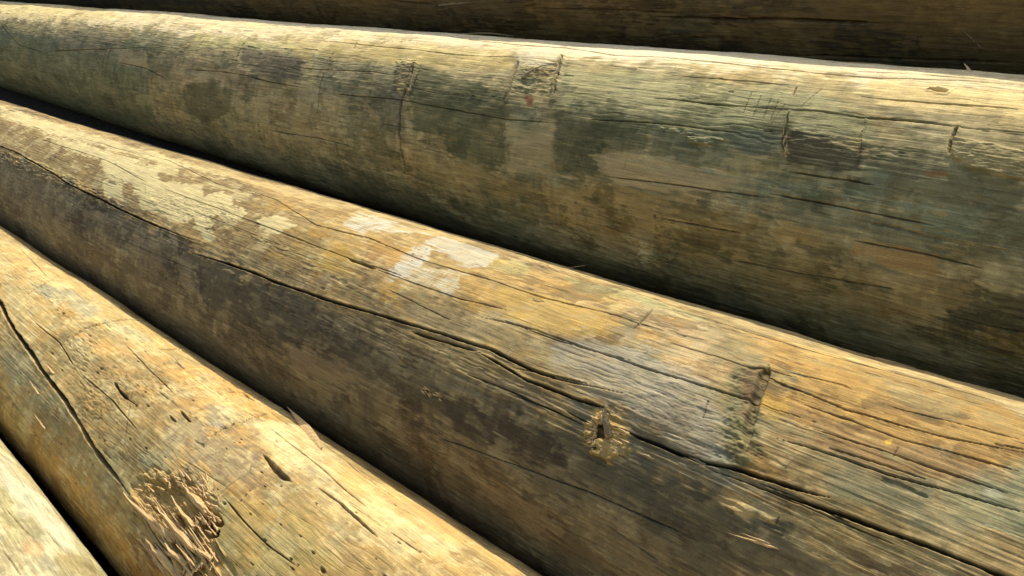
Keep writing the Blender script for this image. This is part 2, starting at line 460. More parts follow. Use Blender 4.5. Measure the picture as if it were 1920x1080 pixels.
# ------------------------------------------------------------------ ground
def ground():
    n = 90
    g = np.linspace(-1, 1, n); g = np.sign(g)*np.abs(g)**3*120
    X, Y = np.meshgrid(g, g, indexing='ij')
    Z = 0.012*perlin(X*3, Y*3, 5)
    V = np.stack([X, Y, Z-0.012], -1).reshape(-1, 3)
    F = [(i*n+j, (i+1)*n+j, (i+1)*n+j+1, i*n+j+1) for i in range(n-1) for j in range(n-1)]
    me = bpy.data.meshes.new('ground'); me.from_pydata(V.tolist(), [], F)
    m = bpy.data.materials.new('trodden_earth'); m.use_nodes = True
    nn = m.node_tree.nodes; l = m.node_tree.links; b = nn['Principled BSDF']
    t = nn.new('ShaderNodeTexNoise'); t.inputs['Scale'].default_value = 14; t.inputs['Detail'].default_value = 8
    tc = nn.new('ShaderNodeTexCoord'); l.new(tc.outputs['Object'], t.inputs['Vector'])
    r = nn.new('ShaderNodeValToRGB'); r.color_ramp.elements[0].color = (*lin((66, 54, 40)), 1); r.color_ramp.elements[1].color = (*lin((138, 118, 88)), 1)
    l.new(t.outputs['Fac'], r.inputs[0]); l.new(r.outputs[0], b.inputs['Base Color'])
    bp = nn.new('ShaderNodeBump'); bp.inputs['Distance'].default_value = 0.01; l.new(t.outputs['Fac'], bp.inputs['Height']); l.new(bp.outputs[0], b.inputs['Normal'])
    b.inputs['Roughness'].default_value = 0.95
    me.materials.append(m)
    o = bpy.data.objects.new('ground', me); scn.collection.objects.link(o); o['kind'] = 'structure'
ground()

# ================================================================== POLE A : topmost, in shade
def pole_a():
    p = Pole(1.275, (7.0, -7.2), (7.0, -7.2), 11, (0, -40), (1920, -60), rows=420, step=1.4)
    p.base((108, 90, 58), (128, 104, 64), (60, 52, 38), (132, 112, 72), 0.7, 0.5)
    p.patch([(1500, -20), (1940, -20), (1940, 45), (1700, 60), (1560, 40)], (128, 104, 62), 0.7)
    p.patch([(1240, 25), (1330, 15), (1340, 60), (1250, 60)], (104, 96, 70), 0.6)
    p.patch([(1400, 20), (1580, 30), (1560, 75), (1420, 60)], (124, 102, 66), 0.6)
    p.patch([(700, -10), (1000, -10), (980, 30), (760, 25)], (110, 92, 62), 0.6)
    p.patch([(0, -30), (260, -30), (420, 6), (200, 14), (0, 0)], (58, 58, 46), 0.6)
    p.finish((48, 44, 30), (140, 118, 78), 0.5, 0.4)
    p.checks(26, wid=0.0009); p.cuts(20); p.flecks(120, 0.002)
    p.crack([(1220, 33), (1330, 36), (1460, 38), (1600, 42), (1670, 44)], 0.0022, 0.012, 0.8)
    p.crack([(1500, 103), (1650, 108), (1780, 112), (1920, 118)], 0.0018, 0.010, 0.8)
    p.crack([(730, 2), (800, 8), (820, 12)], 0.0015, 0.006, 0.6)
    p.crack([(1000, 15), (1160, 20), (1280, 26)], 0.0010, 0.006, 0.6)
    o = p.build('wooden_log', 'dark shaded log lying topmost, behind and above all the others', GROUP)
    part('splinter', sliver(p, (1850, 98), (1806, 56), 0.004, 0.0015, 0, 0.002, seed=3), GREYCHIP, o)
    part('splinter', sliver(p, (1836, 88), (1800, 70), 0.002, 0.001, 0, 0.002, seed=4), GREYCHIP, o)
    part('splinter', sliver(p, (822, 10), (900, 2), 0.004, 0.0015, 0, 0.004, seed=5), GREYCHIP, o)

# ================================================================== POLE B : second, green-stained with bright top
def pole_b():
    p = Pole(1.095, (-6.3, -21.9), (-5.6, -23.6), 23, (0, 80), (1920, 440), rows=900, step=0.75)
    p.grade = (1.16, 1.10, 0.84)
    p.base((168, 150, 108), (150, 140, 104), (98, 98, 72), (190, 170, 132), 0.55, 0.35)
    P = p.patch
    # crown: sunlit brightness painted in as paler cream
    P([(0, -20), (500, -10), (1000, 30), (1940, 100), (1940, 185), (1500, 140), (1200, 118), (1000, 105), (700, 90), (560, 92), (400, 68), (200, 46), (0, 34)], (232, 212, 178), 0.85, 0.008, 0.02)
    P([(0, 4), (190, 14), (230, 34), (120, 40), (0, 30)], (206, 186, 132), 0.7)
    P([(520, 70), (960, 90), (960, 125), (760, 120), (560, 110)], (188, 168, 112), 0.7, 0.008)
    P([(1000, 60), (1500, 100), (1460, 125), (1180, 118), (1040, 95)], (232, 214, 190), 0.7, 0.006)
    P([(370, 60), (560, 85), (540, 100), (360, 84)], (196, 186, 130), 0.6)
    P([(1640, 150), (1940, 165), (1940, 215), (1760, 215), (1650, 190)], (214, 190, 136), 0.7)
    # grey green band
    P([(1050, 125), (1500, 170), (1640, 215), (1650, 262), (1400, 235), (1250, 225), (1050, 195)], (160, 156, 118), 0.7, 0.006)
    P([(1100, 190), (1450, 235), (1440, 262), (1180, 245), (1060, 215)], (122, 124, 92), 0.55)
    # left half
    P([(0, 58), (110, 68), (160, 52), (300, 90), (300, 235), (230, 230), (100, 205), (0, 168)], (112, 116, 86), 0.8, 0.004)
    P([(120, 52), (240, 60), (230, 92), (190, 100), (110, 88)], (150, 134, 108), 0.6)
    P([(230, 92), (275, 95), (278, 132), (222, 118)], (166, 148, 116), 0.7, 0.002, 0.004)
    P([(250, 92), (270, 94), (272, 112), (248, 108)], (96, 86, 62), 0.7, 0.002, 0.003)
    P([(276, 90), (322, 94), (324, 160), (318, 190), (345, 240), (310, 210), (298, 170)], (148, 132, 98), 0.7, 0.003, 0.004)
    P([(322, 105), (440, 120), (520, 170), (470, 172), (390, 160), (325, 165)], (170, 146, 112), 0.65)
    P([(345, 160), (400, 152), (432, 172), (432, 210), (380, 232), (345, 200)], (106, 102, 70), 0.7, 0.003, 0.004)
    P([(455, 84), (550, 104), (572, 116), (566, 156), (510, 150), (450, 118)], (108, 98, 84), 0.75, 0.003)
    P([(590, 105), (745, 130), (745, 185), (600, 180)], (128, 124, 104), 0.6)
    P([(690, 165), (757, 175), (757, 240), (720, 230), (690, 205)], (112, 106, 88), 0.7)
    P([(500, 180), (560, 190), (640, 235), (540, 240), (470, 205)], (168, 148, 110), 0.6)
    P([(90, 225), (230, 240), (350, 275), (520, 320), (700, 380), (500, 330), (250, 262)], (120, 106, 78), 0.5)
    P([(250, 175), (284, 178), (280, 196), (256, 194)], (166, 158, 118), 0.6)
    P([(690, 235), (742, 250), (752, 300), (700, 290)], (108, 100, 68), 0.6)
    # ring and dark green fields
    P([(778, 120), (800, 125), (960, 178), (952, 300), (925, 322), (838, 290), (832, 262), (780, 250)], (98, 98, 68), 0.6, 0.004, 0.008)
    P([(835, 255), (880, 262), (872, 290), (838, 288)], (74, 80, 54), 0.7)
    P([(960, 175), (1038, 190), (1035, 330), (1000, 335), (952, 325)], (160, 148, 112), 0.5, 0.008, 0.014)
    P([(962, 78), (1040, 96), (1032, 125), (960, 118)], (222, 214, 196), 0.4, 0.006, 0.01)
    P([(962, 200), (1010, 205), (1008, 240), (966, 240)], (132, 134, 108), 0.6)
    P([(1038, 205), (1215, 228), (1222, 282), (1150, 292), (1110, 330), (1045, 318)], (98, 98, 68), 0.6, 0.004, 0.006)
    P([(1108, 290), (1160, 283), (1220, 300), (1360, 318), (1380, 342), (1330, 366), (1200, 350), (1130, 322)], (178, 160, 122), 0.8, 0.004)
    P([(1220, 225), (1350, 245), (1380, 300), (1300, 305), (1225, 292)], (108, 114, 90), 0.6)
    P([(1360, 245), (1466, 255), (1462, 295), (1400, 292), (1370, 270)], (92, 100, 84), 0.8, 0.003, 0.005)
    P([(1475, 245), (1618, 275), (1612, 325), (1540, 322), (1478, 300)], (82, 76, 56), 0.85, 0.003, 0.006)
    P([(1620, 285), (1780, 300), (1920, 340), (1920, 480), (1780, 470), (1700, 420), (1560, 350), (1630, 330)], (104, 100, 72), 0.75, 0.005)
    P([(1350, 340), (1560, 350), (1700, 420), (1780, 470), (1760, 500), (1600, 450), (1400, 400)], (118, 118, 96), 0.6)
    for (x, y, r) in ((1530, 352, 20), (1588, 370, 18), (1614, 366, 12), (1690, 392, 14), (1748, 402, 20), (1806, 412, 26)):
        P([(x-r, y-r*0.8), (x+r, y-r*0.7), (x+r*0.8, y+r), (x-r*.8, y+r*.9)], (150, 158, 130), 0.42, 0.005, 0.007)
    P([(975, 350), (1130, 350), (1300, 380), (1420, 410), (1560, 440), (1450, 470), (1250, 450), (1100, 430), (990, 400)], (160, 136, 86), 0.75, 0.006)
    P([(1590, 445), (1756, 478), (1756, 520), (1690, 505), (1600, 480)], (158, 132, 90), 0.8, 0.003, 0.006)
    P([(1500, 460), (1590, 470), (1650, 510), (1540, 505)], (86, 78, 54), 0.7)
    P([(1300, 435), (1380, 445), (1370, 465), (1290, 455)], (104, 84, 56), 0.6)
    P([(830, 300), (960, 330), (1020, 420), (960, 440), (850, 390), (780, 330)], (108, 104, 72), 0.6)
    P([(780, 285), (930, 325), (950, 370), (850, 350), (770, 310)], (150, 134, 92), 0.6)
    P([(1220, 430), (1500, 470), (1750, 560), (1760, 640), (1500, 590), (1250, 520)], (122, 108, 72), 0.55)
    P([(1760, 520), (1940, 550), (1940, 640), (1800, 620), (1750, 560)], (78, 76, 56), 0.8)
    P([(1835, 610), (1940, 630), (1940, 690), (1850, 660)], (134, 110, 64), 0.7, 0.004)
    P([(1680, 560), (1740, 570), (1740, 610), (1640, 590)], (142, 116, 72), 0.6)
    P([(600, 300), (760, 340), (900, 430), (1100, 480), (1300, 530), (1500, 610), (1300, 600), (1000, 490), (700, 400)], (70, 72, 52), 0.55, 0.008)
    P([(984, 178), (1000, 178), (998, 198), (986, 198)], (130, 62, 30), 0.7, 0.002, 0.003)
    P([(1735, 322), (1780, 322), (1776, 330), (1738, 330)], (150, 96, 50), 0.5, 0.002, 0.003)
    FULL = [(0, 0), (500, 20), (1000, 60), (1500, 100), (1920, 140), (1920, 700), (1500, 600), (1100, 490), (700, 350), (300, 240), (0, 150)]
    p.islands([(0, 70), (300, 90), (760, 130), (760, 350), (300, 240), (0, 150)], (92, 92, 62), 0.55, 0.2, 16, 26, 1)
    p.islands([(260, 90), (760, 110), (760, 340), (330, 240)], (176, 158, 118), 0.55, 0.2, 16, 28, 2)
    p.islands([(760, 120), (1400, 200), (1900, 280), (1900, 660), (1400, 560), (1000, 450), (760, 360)], (84, 84, 56), 0.6, 0.2, 12, 24, 3)
    p.islands([(760, 200), (1400, 300), (1900, 400), (1900, 660), (1400, 560), (1000, 450), (760, 360)], (164, 142, 96), 0.55, 0.22, 11, 26, 4)
    p.islands([(1250, 270), (1900, 350), (1900, 470), (1300, 400)], (138, 146, 120), 0.4, 0.16, 26, 30, 5)
    p.islands([(100, 20), (900, 55), (1600, 110), (1900, 150), (1900, 190), (1200, 120), (500, 80)], (206, 186, 132), 0.5, 0.15, 10, 20, 6)
    p.finish((62, 66, 44), (190, 178, 136), 0.5, 0.35)
    P([(300, 14), (1000, 62), (1500, 102), (1700, 120), (1640, 138), (1200, 112), (1000, 100), (700, 62), (400, 34)], (236, 216, 190), 0.55, 0.004, 0.012, 0.9, 0.8, dry=0.5)  # sunlit band along the crown, brightened again in the colour
    P([(778, 122), (800, 125), (950, 175), (948, 298), (925, 320), (838, 290), (832, 262), (780, 250)], (80, 82, 52), 0.5, 0.003, 0.006, 0.8, 0.8, dry=0.7)
    P([(1042, 205), (1215, 228), (1222, 282), (1150, 290), (1110, 330), (1045, 318)], (78, 80, 54), 0.5, 0.003, 0.006, 0.8, 0.8, dry=0.7)
    P([(1108, 290), (1160, 283), (1220, 300), (1360, 318), (1380, 342), (1330, 362), (1200, 348), (1130, 322)], (180, 160, 122), 0.55, 0.003, 0.007, 0.9, 0.8)
    P([(1475, 245), (1618, 275), (1612, 325), (1540, 322), (1478, 300)], (76, 70, 48), 0.55, 0.003, 0.006, 0.8, 0.8, dry=0.7)
    P([(962, 240), (1034, 250), (1032, 325), (960, 325)], (176, 158, 120), 0.4, 0.003, 0.006, 0.8, 0.8)
    P([(455, 90), (566, 112), (562, 152), (510, 148), (452, 118)], (96, 84, 62), 0.5, 0.003, 0.006, 0.8, 0.8, dry=0.7)
    P([(1590, 448), (1756, 480), (1752, 518), (1690, 503), (1600, 480)], (166, 136, 88), 0.55, 0.002, 0.005, 0.8, 0.8)
    P([(1760, 600), (1840, 612), (1836, 660), (1700, 620)], (72, 68, 46), 0.55, 0.002, 0.005, 0.8, 0.8, dry=0.7)
    P([(345, 160), (400, 152), (432, 172), (432, 210), (380, 232), (345, 200)], (100, 94, 62), 0.45, 0.004, 0.004, 0.8, 0.8)
    P([(222, 95), (275, 97), (278, 130), (222, 118)], (176, 156, 120), 0.5, 0.002, 0.004, 0.8, 0.8)
    p.checks(46, wid=0.0007); p.cuts(60); p.flecks(420, 0.0009)
    K = p.crack
    for c in ([(600, 42), (674, 52), (785, 59), (896, 74), (970, 83), (1063, 89), (1155, 104), (1300, 111)],
              [(1220, 107), (1368, 118), (1461, 128), (1553, 137), (1646, 144), (1776, 148), (1920, 156)],
              [(1220, 183), (1331, 193), (1442, 200), (1535, 207), (1620, 220), (1738, 228), (1860, 246)]):
        K(c, 0.0011, 0.006, 0.6)
    for c in ([(600, 76), (748, 89), (859, 100), (989, 107)], [(600, 174), (737, 185), (822, 200), (952, 224), (1081, 233)],
              [(1605, 178), (1738, 191), (1920, 204)], [(1479, 322), (1590, 337), (1646, 348)], [(1350, 483), (1479, 509), (1627, 535), (1701, 546)],
              [(1757, 587), (1850, 609), (1940, 628)], [(1590, 450), (1738, 478), (1850, 505)], [(1431, 361), (1553, 383), (1640, 400), (1760, 425)],
              [(0, 44), (37, 85), (85, 100)], [(89, 96), (159, 93), (222, 91), (293, 89)], [(222, 117), (274, 128), (318, 152)],
              [(341, 130), (411, 133), (459, 141), (511, 155), (589, 167)], [(552, 126), (607, 131), (700, 134), (745, 140)], [(500, 244), (593, 259), (660, 275)],
              [(496, 44), (593, 52), (652, 57)], [(1100, 225), (1250, 232), (1400, 250)], [(1250, 140), (1340, 146), (1480, 158)], [(1130, 330), (1290, 350), (1450, 372)],
              [(1240, 410), (1300, 420), (1400, 440)], [(1880, 150), (1700, 136), (1600, 132)]):
        K(c, 0.0008, 0.004, 0.55)
    # whorl scar with a ragged lip, and old cross cuts
    p.rough([(745, 105), (785, 108), (778, 150), (765, 185), (748, 190), (735, 160)], 0.0012, 60, 160, 0.003, 0.004, 0.0006)
    p.patch([(742, 116), (776, 120), (768, 152), (738, 148)], (92, 84, 62), 0.7, 0.002, 0.003)
    K([(779, 112), (768, 150), (757, 180), (753, 220), (752, 262), (757, 300), (762, 332)], 0.0026, 0.007, 0.65, 0.004, 0.0028, freq=60)
    K([(789, 128), (782, 140), (770, 175), (764, 200)], 0.0016, 0.005, 0.6, 0.003, 0.002, freq=60)
    K([(609, 130), (600, 165), (597, 195), (595, 225)], 0.0012, 0.003, 0.6, 0.002, 0.0008)
    K([(460, 78), (449, 94), (442, 112)], 0.0012, 0.003, 0.6, 0.002, 0.0006)
    K([(669, 78), (662, 92)], 0.001, 0.003, 0.7)
    K([(626, 98), (612, 120)], 0.0009, 0.002, 0.5)
    K([(972, 112), (962, 145), (950, 178), (941, 198)], 0.0018, 0.0035, 0.45, 0.003, 0.0018, freq=60)
    K([(1054, 104), (1046, 130), (1040, 160), (1038, 185)], 0.002, 0.004, 0.5, 0.004, 0.0026, freq=70)
    p.rough([(962, 118), (1050, 112), (1050, 175), (962, 172)], 0.0014, 50, 120, 0.005, 0.006)
    p.rough([(1050, 150), (1300, 175), (1440, 205), (1440, 232), (1200, 215), (1060, 192)], 0.0003, 26, 300, 0.006, 0.008)
    p.rough([(1236, 235), (1300, 243), (1300, 258), (1240, 252)], 0.0022, 90, 260, 0.003, 0.004, 0.0008)
    p.rough([(1290, 256), (1352, 262), (1340, 272), (1292, 268)], 0.0022, 60, 220, 0.002, 0.003, 0.003)
    p.rough([(1475, 240), (1620, 262), (1700, 285), (1690, 300), (1600, 290), (1480, 262)], 0.0008, 60, 320, 0.005, 0.006)
    p.rough([(1786, 262), (1940, 285), (1940, 335), (1860, 325), (1790, 300)], 0.0008, 60, 340, 0.002, 0.004, 0.003)
    p.rough([(1190, 450), (1270, 460), (1270, 500), (1200, 490)], 0.0022, 80, 140, 0.004, 0.005)
    P([(1786, 262), (1940, 285), (1940, 322), (1860, 318), (1790, 296)], (150, 136, 96), 0.6)
    K([(1478, 205), (1470, 245), (1468, 285)], 0.0008, 0.002, 0.4, 0.003, 0.0012, freq=80)
    K([(1622, 222), (1615, 250), (1610, 298)], 0.0007, 0.002, 0.4, 0.003, 0.0014, freq=60)
    K([(1795, 232), (1784, 262), (1778, 290)], 0.0014, 0.003, 0.5, 0.003, 0.001)
    for x in (1400, 1418, 1436, 1450):
        K([(x+10, 168+(x-1400)*.3), (x, 190+(x-1400)*.3), (x-8, 215+(x-1400)*.3)], 0.0006, 0.0014, 0.5)
    K([(1494, 160), (1486, 178)], 0.0009, 0.002, 0.6)
    p.pit(1762, 168, 0.004, 0.006, 0.001, (70, 50, 25), 2.2); p.pit(1748, 166, 0.002, 0.003, 0.0005, (70, 50, 25), 2.5)
    for x, y in ((153, 17), (251, 17), (298, 46), (735, 77), (752, 78), (781, 80), (512, 262), (1228, 405), (887, 180)):
        p.pit(x, y, 0.0018, 0.002, 0.0004)
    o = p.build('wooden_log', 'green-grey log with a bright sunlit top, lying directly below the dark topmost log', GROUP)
    part('splinter', sliver(p, (978, 145), (1028, 127), 0.007, 0.002, 0.0005, 0.006, 0.003, seed=21), GREYCHIP, o, 'ragged curled chip standing up from the scar')
    part('splinter', sliver(p, (985, 147), (1004, 130), 0.005, 0.002, 0.001, 0.007, seed=22), GREYCHIP, o)
    part('splinter', sliver(p, (1036, 148), (1056, 122), 0.005, 0.002, 0.0, 0.005, seed=24), GREYCHIP, o)
    part('splinter', sliver(p, (768, 170), (780, 128), 0.004, 0.002, 0.0, 0.004, seed=25), GREYCHIP, o)
    part('splinter', sliver(p, (1355, 262), (1300, 260), 0.0022, 0.0008, 0.0005, 0.002, seed=26), FRESH, o, 'pale sliver lifted from the green face')
    part('splinter', sliver(p, (870, 47), (965, 55), 0.012, 0.0016, 0.0, 0.003, 0.003, seed=27), GREYCHIP, o, 'thin flake lifting from the crest')
    part('splinter', sliver(p, (1822, 134), (1806, 124), 0.004, 0.0015, 0.0, 0.008, seed=28), FRESH, o)
    rs = random.Random(4)
    VF = ([], [])
    for k in range(9):
        y = 246+k*6; sliver(p, (1470+rs.uniform(-4, 4), y), (1474+rs.uniform(-3, 5), y-rs.uniform(4, 9)), 0.002, 0.0008, 0, 0.003, seed=k, mb=VF)
    part('torn_fibres', VF, FRESH, o)

# ================================================================== POLE C : third, orange brown with the long crack
def pole_c():
    p = Pole(0.945, (-24.3, -44.6), (-22.7, -45.2), 37, (0, 310), (1920, 1100), rows=920, step=0.72)
    p.grade = (0.96, 1.00, 0.82)
    p.base((172, 140, 92), (150, 126, 86), (98, 78, 56), (206, 178, 130), 0.55, 0.4)
    P = p.patch
    # underside half, coloured a darker brown
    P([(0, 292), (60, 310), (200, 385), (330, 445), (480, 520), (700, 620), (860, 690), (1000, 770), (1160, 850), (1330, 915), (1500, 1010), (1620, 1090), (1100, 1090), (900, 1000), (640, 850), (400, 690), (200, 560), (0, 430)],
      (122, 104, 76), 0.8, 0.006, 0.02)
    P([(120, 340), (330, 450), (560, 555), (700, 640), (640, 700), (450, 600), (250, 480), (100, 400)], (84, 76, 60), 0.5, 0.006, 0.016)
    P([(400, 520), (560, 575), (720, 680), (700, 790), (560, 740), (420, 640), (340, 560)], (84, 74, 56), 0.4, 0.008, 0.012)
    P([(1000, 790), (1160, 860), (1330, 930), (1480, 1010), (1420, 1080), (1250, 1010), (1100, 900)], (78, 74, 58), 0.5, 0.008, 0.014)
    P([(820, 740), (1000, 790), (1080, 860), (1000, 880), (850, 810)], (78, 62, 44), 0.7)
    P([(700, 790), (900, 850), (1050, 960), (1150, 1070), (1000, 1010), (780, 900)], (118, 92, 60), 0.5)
    P([(900, 900), (1000, 940), (1060, 1000), (980, 985), (890, 930)], (146, 112, 74), 0.6)
    P([(540, 645), (640, 670), (700, 720), (640, 725), (560, 700)], (142, 118, 92), 0.6)
    P([(330, 480), (362, 490), (362, 570), (345, 540)], (150, 132, 104), 0.65, 0.003, 0.004)
    P([(250, 440), (300, 455), (310, 510), (270, 490)], (138, 116, 88), 0.6, 0.003, 0.005)
    P([(140, 382), (215, 412), (200, 420), (160, 404)], (150, 132, 100), 0.6, 0.003, 0.004)
    P([(105, 390), (124, 395), (120, 412), (104, 408)], (150, 132, 104), 0.6, 0.002, 0.003)
    P([(40, 400), (100, 440), (90, 450), (30, 412)], (140, 120, 96), 0.4, 0.003, 0.005)
    P([(1140, 1020), (1210, 1040), (1260, 1080), (1180, 1080)], (140, 124, 92), 0.5)
    # ochre crown
    P([(480, 345), (760, 430), (900, 475), (1000, 505), (1180, 560), (1160, 590), (900, 520), (700, 470), (500, 400)], (196, 158, 98), 0.6, 0.008)
    P([(525, 425), (600, 440), (680, 480), (660, 515), (590, 500), (540, 465)], (176, 140, 66), 0.7, 0.005)
    P([(700, 460), (790, 485), (740, 505), (690, 490)], (200, 150, 96), 0.6)
    P([(0, 205), (160, 250), (330, 300), (520, 380), (640, 440), (560, 520), (400, 440), (200, 350), (0, 280)], (150, 122, 78), 0.75, 0.006)
    # pale peeled islands at the far end
    L = (218, 196, 150)
    P([(0, 200), (90, 225), (330, 300), (470, 340), (300, 305), (60, 240), (0, 222)], L, 0.8, 0.002, 0.008, 0.9, 0.9, dry=0.4)
    P([(80, 250), (150, 265), (190, 280), (260, 300), (250, 330), (190, 300), (120, 275)], L, 0.8, 0.0015, 0.007, 0.9, 1.0, dry=0.4)
    P([(190, 300), (300, 310), (300, 350), (260, 365), (240, 340), (200, 335)], L, 0.8, 0.0015, 0.007, 0.9, 1.0, dry=0.4)
    P([(192, 340), (230, 345), (228, 372), (195, 368)], L, 0.8, 0.0015, 0.005)
    P([(365, 425), (395, 430), (412, 455), (385, 450)], L, 0.7, 0.0015, 0.005)
    P([(482, 412), (520, 405), (550, 425), (525, 438), (490, 430)], L, 0.8, 0.002, 0.006)
    P([(560, 520), (620, 520), (620, 545), (570, 540)], (182, 156, 118), 0.7, 0.002, 0.006)
    P([(0, 245), (40, 255), (60, 285), (20, 275)], (176, 150, 100), 0.6)
    P([(60, 300), (110, 310), (140, 335), (80, 325)], (190, 166, 112), 0.6, 0.002, 0.006)
    P([(450, 485), (510, 500), (515, 512), (460, 498)], (176, 152, 110), 0.6, 0.002, 0.005)
    # whitewash dabs
    WH = (206, 196, 182)
    # colour fields to the right
    P([(925, 540), (1000, 545), (1110, 575), (1170, 610), (1150, 630), (1060, 632), (980, 605), (930, 570)], (190, 152, 86), 0.75, 0.004, 0.01)
    P([(890, 475), (1000, 498), (980, 520), (900, 500)], (172, 164, 114), 0.5)
    P([(1060, 520), (1180, 545), (1330, 600), (1300, 612), (1150, 575), (1070, 545)], (166, 164, 116), 0.5, 0.005)
    P([(1150, 560), (1260, 580), (1350, 620), (1340, 660), (1220, 620)], (196, 166, 126), 0.6, 0.006)
    P([(1030, 640), (1160, 640), (1260, 680), (1330, 720), (1240, 760), (1120, 720), (1030, 690)], (164, 148, 124), 0.75, 0.006)
    P([(1170, 625), (1215, 635), (1240, 660), (1190, 690), (1165, 660)], (206, 182, 156), 0.6, 0.004)
    P([(1250, 640), (1400, 670), (1420, 720), (1330, 720), (1240, 690)], (206, 168, 118), 0.6)
    P([(690, 560), (900, 600), (1030, 650), (1000, 690), (860, 640), (700, 590)], (146, 124, 90), 0.7, 0.006)
    P([(880, 690), (1000, 720), (1120, 760), (1130, 810), (1000, 770), (890, 715)], (138, 118, 88), 0.7, 0.005)
    P([(1060, 740), (1200, 780), (1330, 840), (1380, 870), (1360, 930), (1200, 860), (1080, 800)], (118, 108, 88), 0.75, 0.006)
    P([(1160, 740), (1330, 760), (1370, 860), (1300, 860), (1190, 800)], (160, 142, 118), 0.65, 0.006)
    P([(1370, 690), (1420, 690), (1440, 760), (1430, 880), (1360, 880), (1370, 800), (1360, 740)], (118, 112, 78), 0.7, 0.004, 0.007)
    P([(1395, 690), (1430, 695), (1410, 790), (1385, 780)], (140, 104, 74), 0.7, 0.003, 0.005)
    OR = (172, 132, 70)
    P([(1440, 640), (1600, 680), (1940, 790), (1940, 860), (1900, 880), (1700, 840), (1560, 800), (1430, 760)], OR, 0.8, 0.006, 0.012)
    P([(1430, 740), (1600, 800), (1800, 860), (1880, 890), (1780, 900), (1600, 860), (1430, 830)], (160, 122, 76), 0.75, 0.006, 0.012)
    P([(1430, 735), (1470, 745), (1480, 790), (1430, 800)], (206, 160, 76), 0.7, 0.003)
    P([(1400, 860), (1470, 880), (1450, 905), (1395, 895)], (206, 156, 84), 0.7, 0.003)
    P([(1500, 650), (1560, 655), (1600, 690), (1520, 685)], (210, 170, 100), 0.6)
    P([(1840, 890), (1940, 885), (1940, 1020), (1860, 1000), (1740, 930)], (132, 132, 102), 0.75, 0.006, 0.012)
    P([(1600, 880), (1740, 920), (1860, 1000), (1800, 1010), (1620, 950), (1500, 900)], (132, 124, 96), 0.7, 0.006, 0.012)
    P([(1430, 900), (1600, 950), (1780, 1030), (1700, 1060), (1560, 990), (1420, 940)], (140, 120, 80), 0.6)
    P([(1500, 840), (1600, 855), (1620, 890), (1520, 880)], (128, 116, 86), 0.6)
    P([(1440, 690), (1500, 700), (1490, 720), (1440, 712)], (122, 122, 92), 0.6)
    P([(1830, 925), (1860, 915), (1880, 935), (1850, 945)], (196, 190, 170), 0.5, 0.002, 0.004)
    P([(1340, 950), (1420, 960), (1440, 1000), (1360, 985)], (98, 92, 72), 0.5)
    P([(330, 300), (1000, 468), (1500, 618), (1930, 745), (1930, 772), (1500, 645), (1100, 520), (700, 420)], (214, 182, 128), 0.55, 0.003, 0.006)
    P([(1660, 828), (1672, 828), (1671, 838), (1661, 837)], (240, 190, 70), 0.95, 0.0008, 0.0008)
    p.islands([(0, 200), (330, 290), (560, 390), (500, 470), (330, 420), (150, 340), (0, 275)], (216, 194, 146), 0.6, 0.2, 15, 28, 1)
    p.islands([(480, 400), (800, 440), (760, 540), (560, 520)], (204, 180, 134), 0.6, 0.2, 16, 30, 2)
    p.islands([(0, 290), (200, 380), (420, 490), (420, 640), (200, 520), (0, 420)], (172, 152, 116), 0.6, 0.18, 18, 26, 3)
    p.islands([(420, 520), (900, 700), (1100, 850), (1250, 1080), (900, 940), (420, 660)], (162, 140, 102), 0.6, 0.2, 11, 26, 4)
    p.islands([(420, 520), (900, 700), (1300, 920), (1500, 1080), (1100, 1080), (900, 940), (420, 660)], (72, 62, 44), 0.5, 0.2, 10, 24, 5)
    p.islands([(500, 360), (1000, 500), (1300, 600), (1200, 740), (800, 620), (500, 500)], (196, 148, 66), 0.5, 0.18, 9, 22, 6)
    p.islands([(1000, 520), (1400, 620), (1900, 760), (1900, 1000), (1400, 860), (1000, 680)], (138, 130, 96), 0.5, 0.15, 9, 26, 7)
    p.islands([(1400, 620), (1900, 760), (1900, 900), (1400, 800)], (200, 152, 80), 0.5, 0.18, 7, 26, 8)
    p.islands([(900, 560), (1300, 640), (1400, 760), (1100, 720)], (196, 176, 146), 0.5, 0.2, 16, 30, 9)
    p.finish((66, 52, 32), (200, 172, 122), 0.5, 0.3)
    P([(250, 345), (310, 338), (380, 345), (384, 365), (412, 358), (440, 366), (436, 385), (465, 398), (450, 412), (395, 405), (398, 428), (372, 430), (365, 412), (325, 418), (300, 400), (262, 390)], (222, 198, 148), 0.85, 0.0012, 0.0045, 0.5, 0.9, dry=0.1)
    P([(645, 425), (672, 402), (700, 405), (760, 425), (800, 440), (760, 440), (700, 430), (680, 445), (660, 438)], WH, 0.8, 0.0015, 0.006, 1.2, 0.6, dry=0.9)
    P([(795, 455), (830, 443), (935, 478), (915, 500), (880, 505), (845, 485)], WH, 0.65, 0.0012, 0.003, 1.2, 0.5, dry=0.35)
    P([(725, 520), (795, 455), (815, 462), (800, 490), (765, 520), (735, 528)], WH, 0.85, 0.0012, 0.004, 1.4, 0.5, dry=0.5)
    P([(765, 505), (880, 510), (845, 552), (770, 525)], (206, 190, 164), 0.8, 0.002, 0.006, 1.4, 0.5, dry=0.75)
    for q in ([(80, 250), (150, 265), (190, 280), (260, 300), (250, 330), (190, 300), (120, 275)], [(190, 300), (300, 310), (300, 350), (260, 365), (240, 340), (200, 335)],
              [(192, 340), (230, 345), (228, 372), (195, 368)], [(365, 425), (395, 430), (412, 455), (385, 450)], [(482, 412), (520, 405), (550, 425), (525, 438), (490, 430)],
              [(300, 290), (340, 300), (330, 330), (290, 320)], [(20, 212), (90, 228), (160, 252), (120, 256), (40, 232)]):
        P(q, (214, 192, 144), 0.7, 0.0015, 0.006, 0.7, 0.9, dry=0.35)
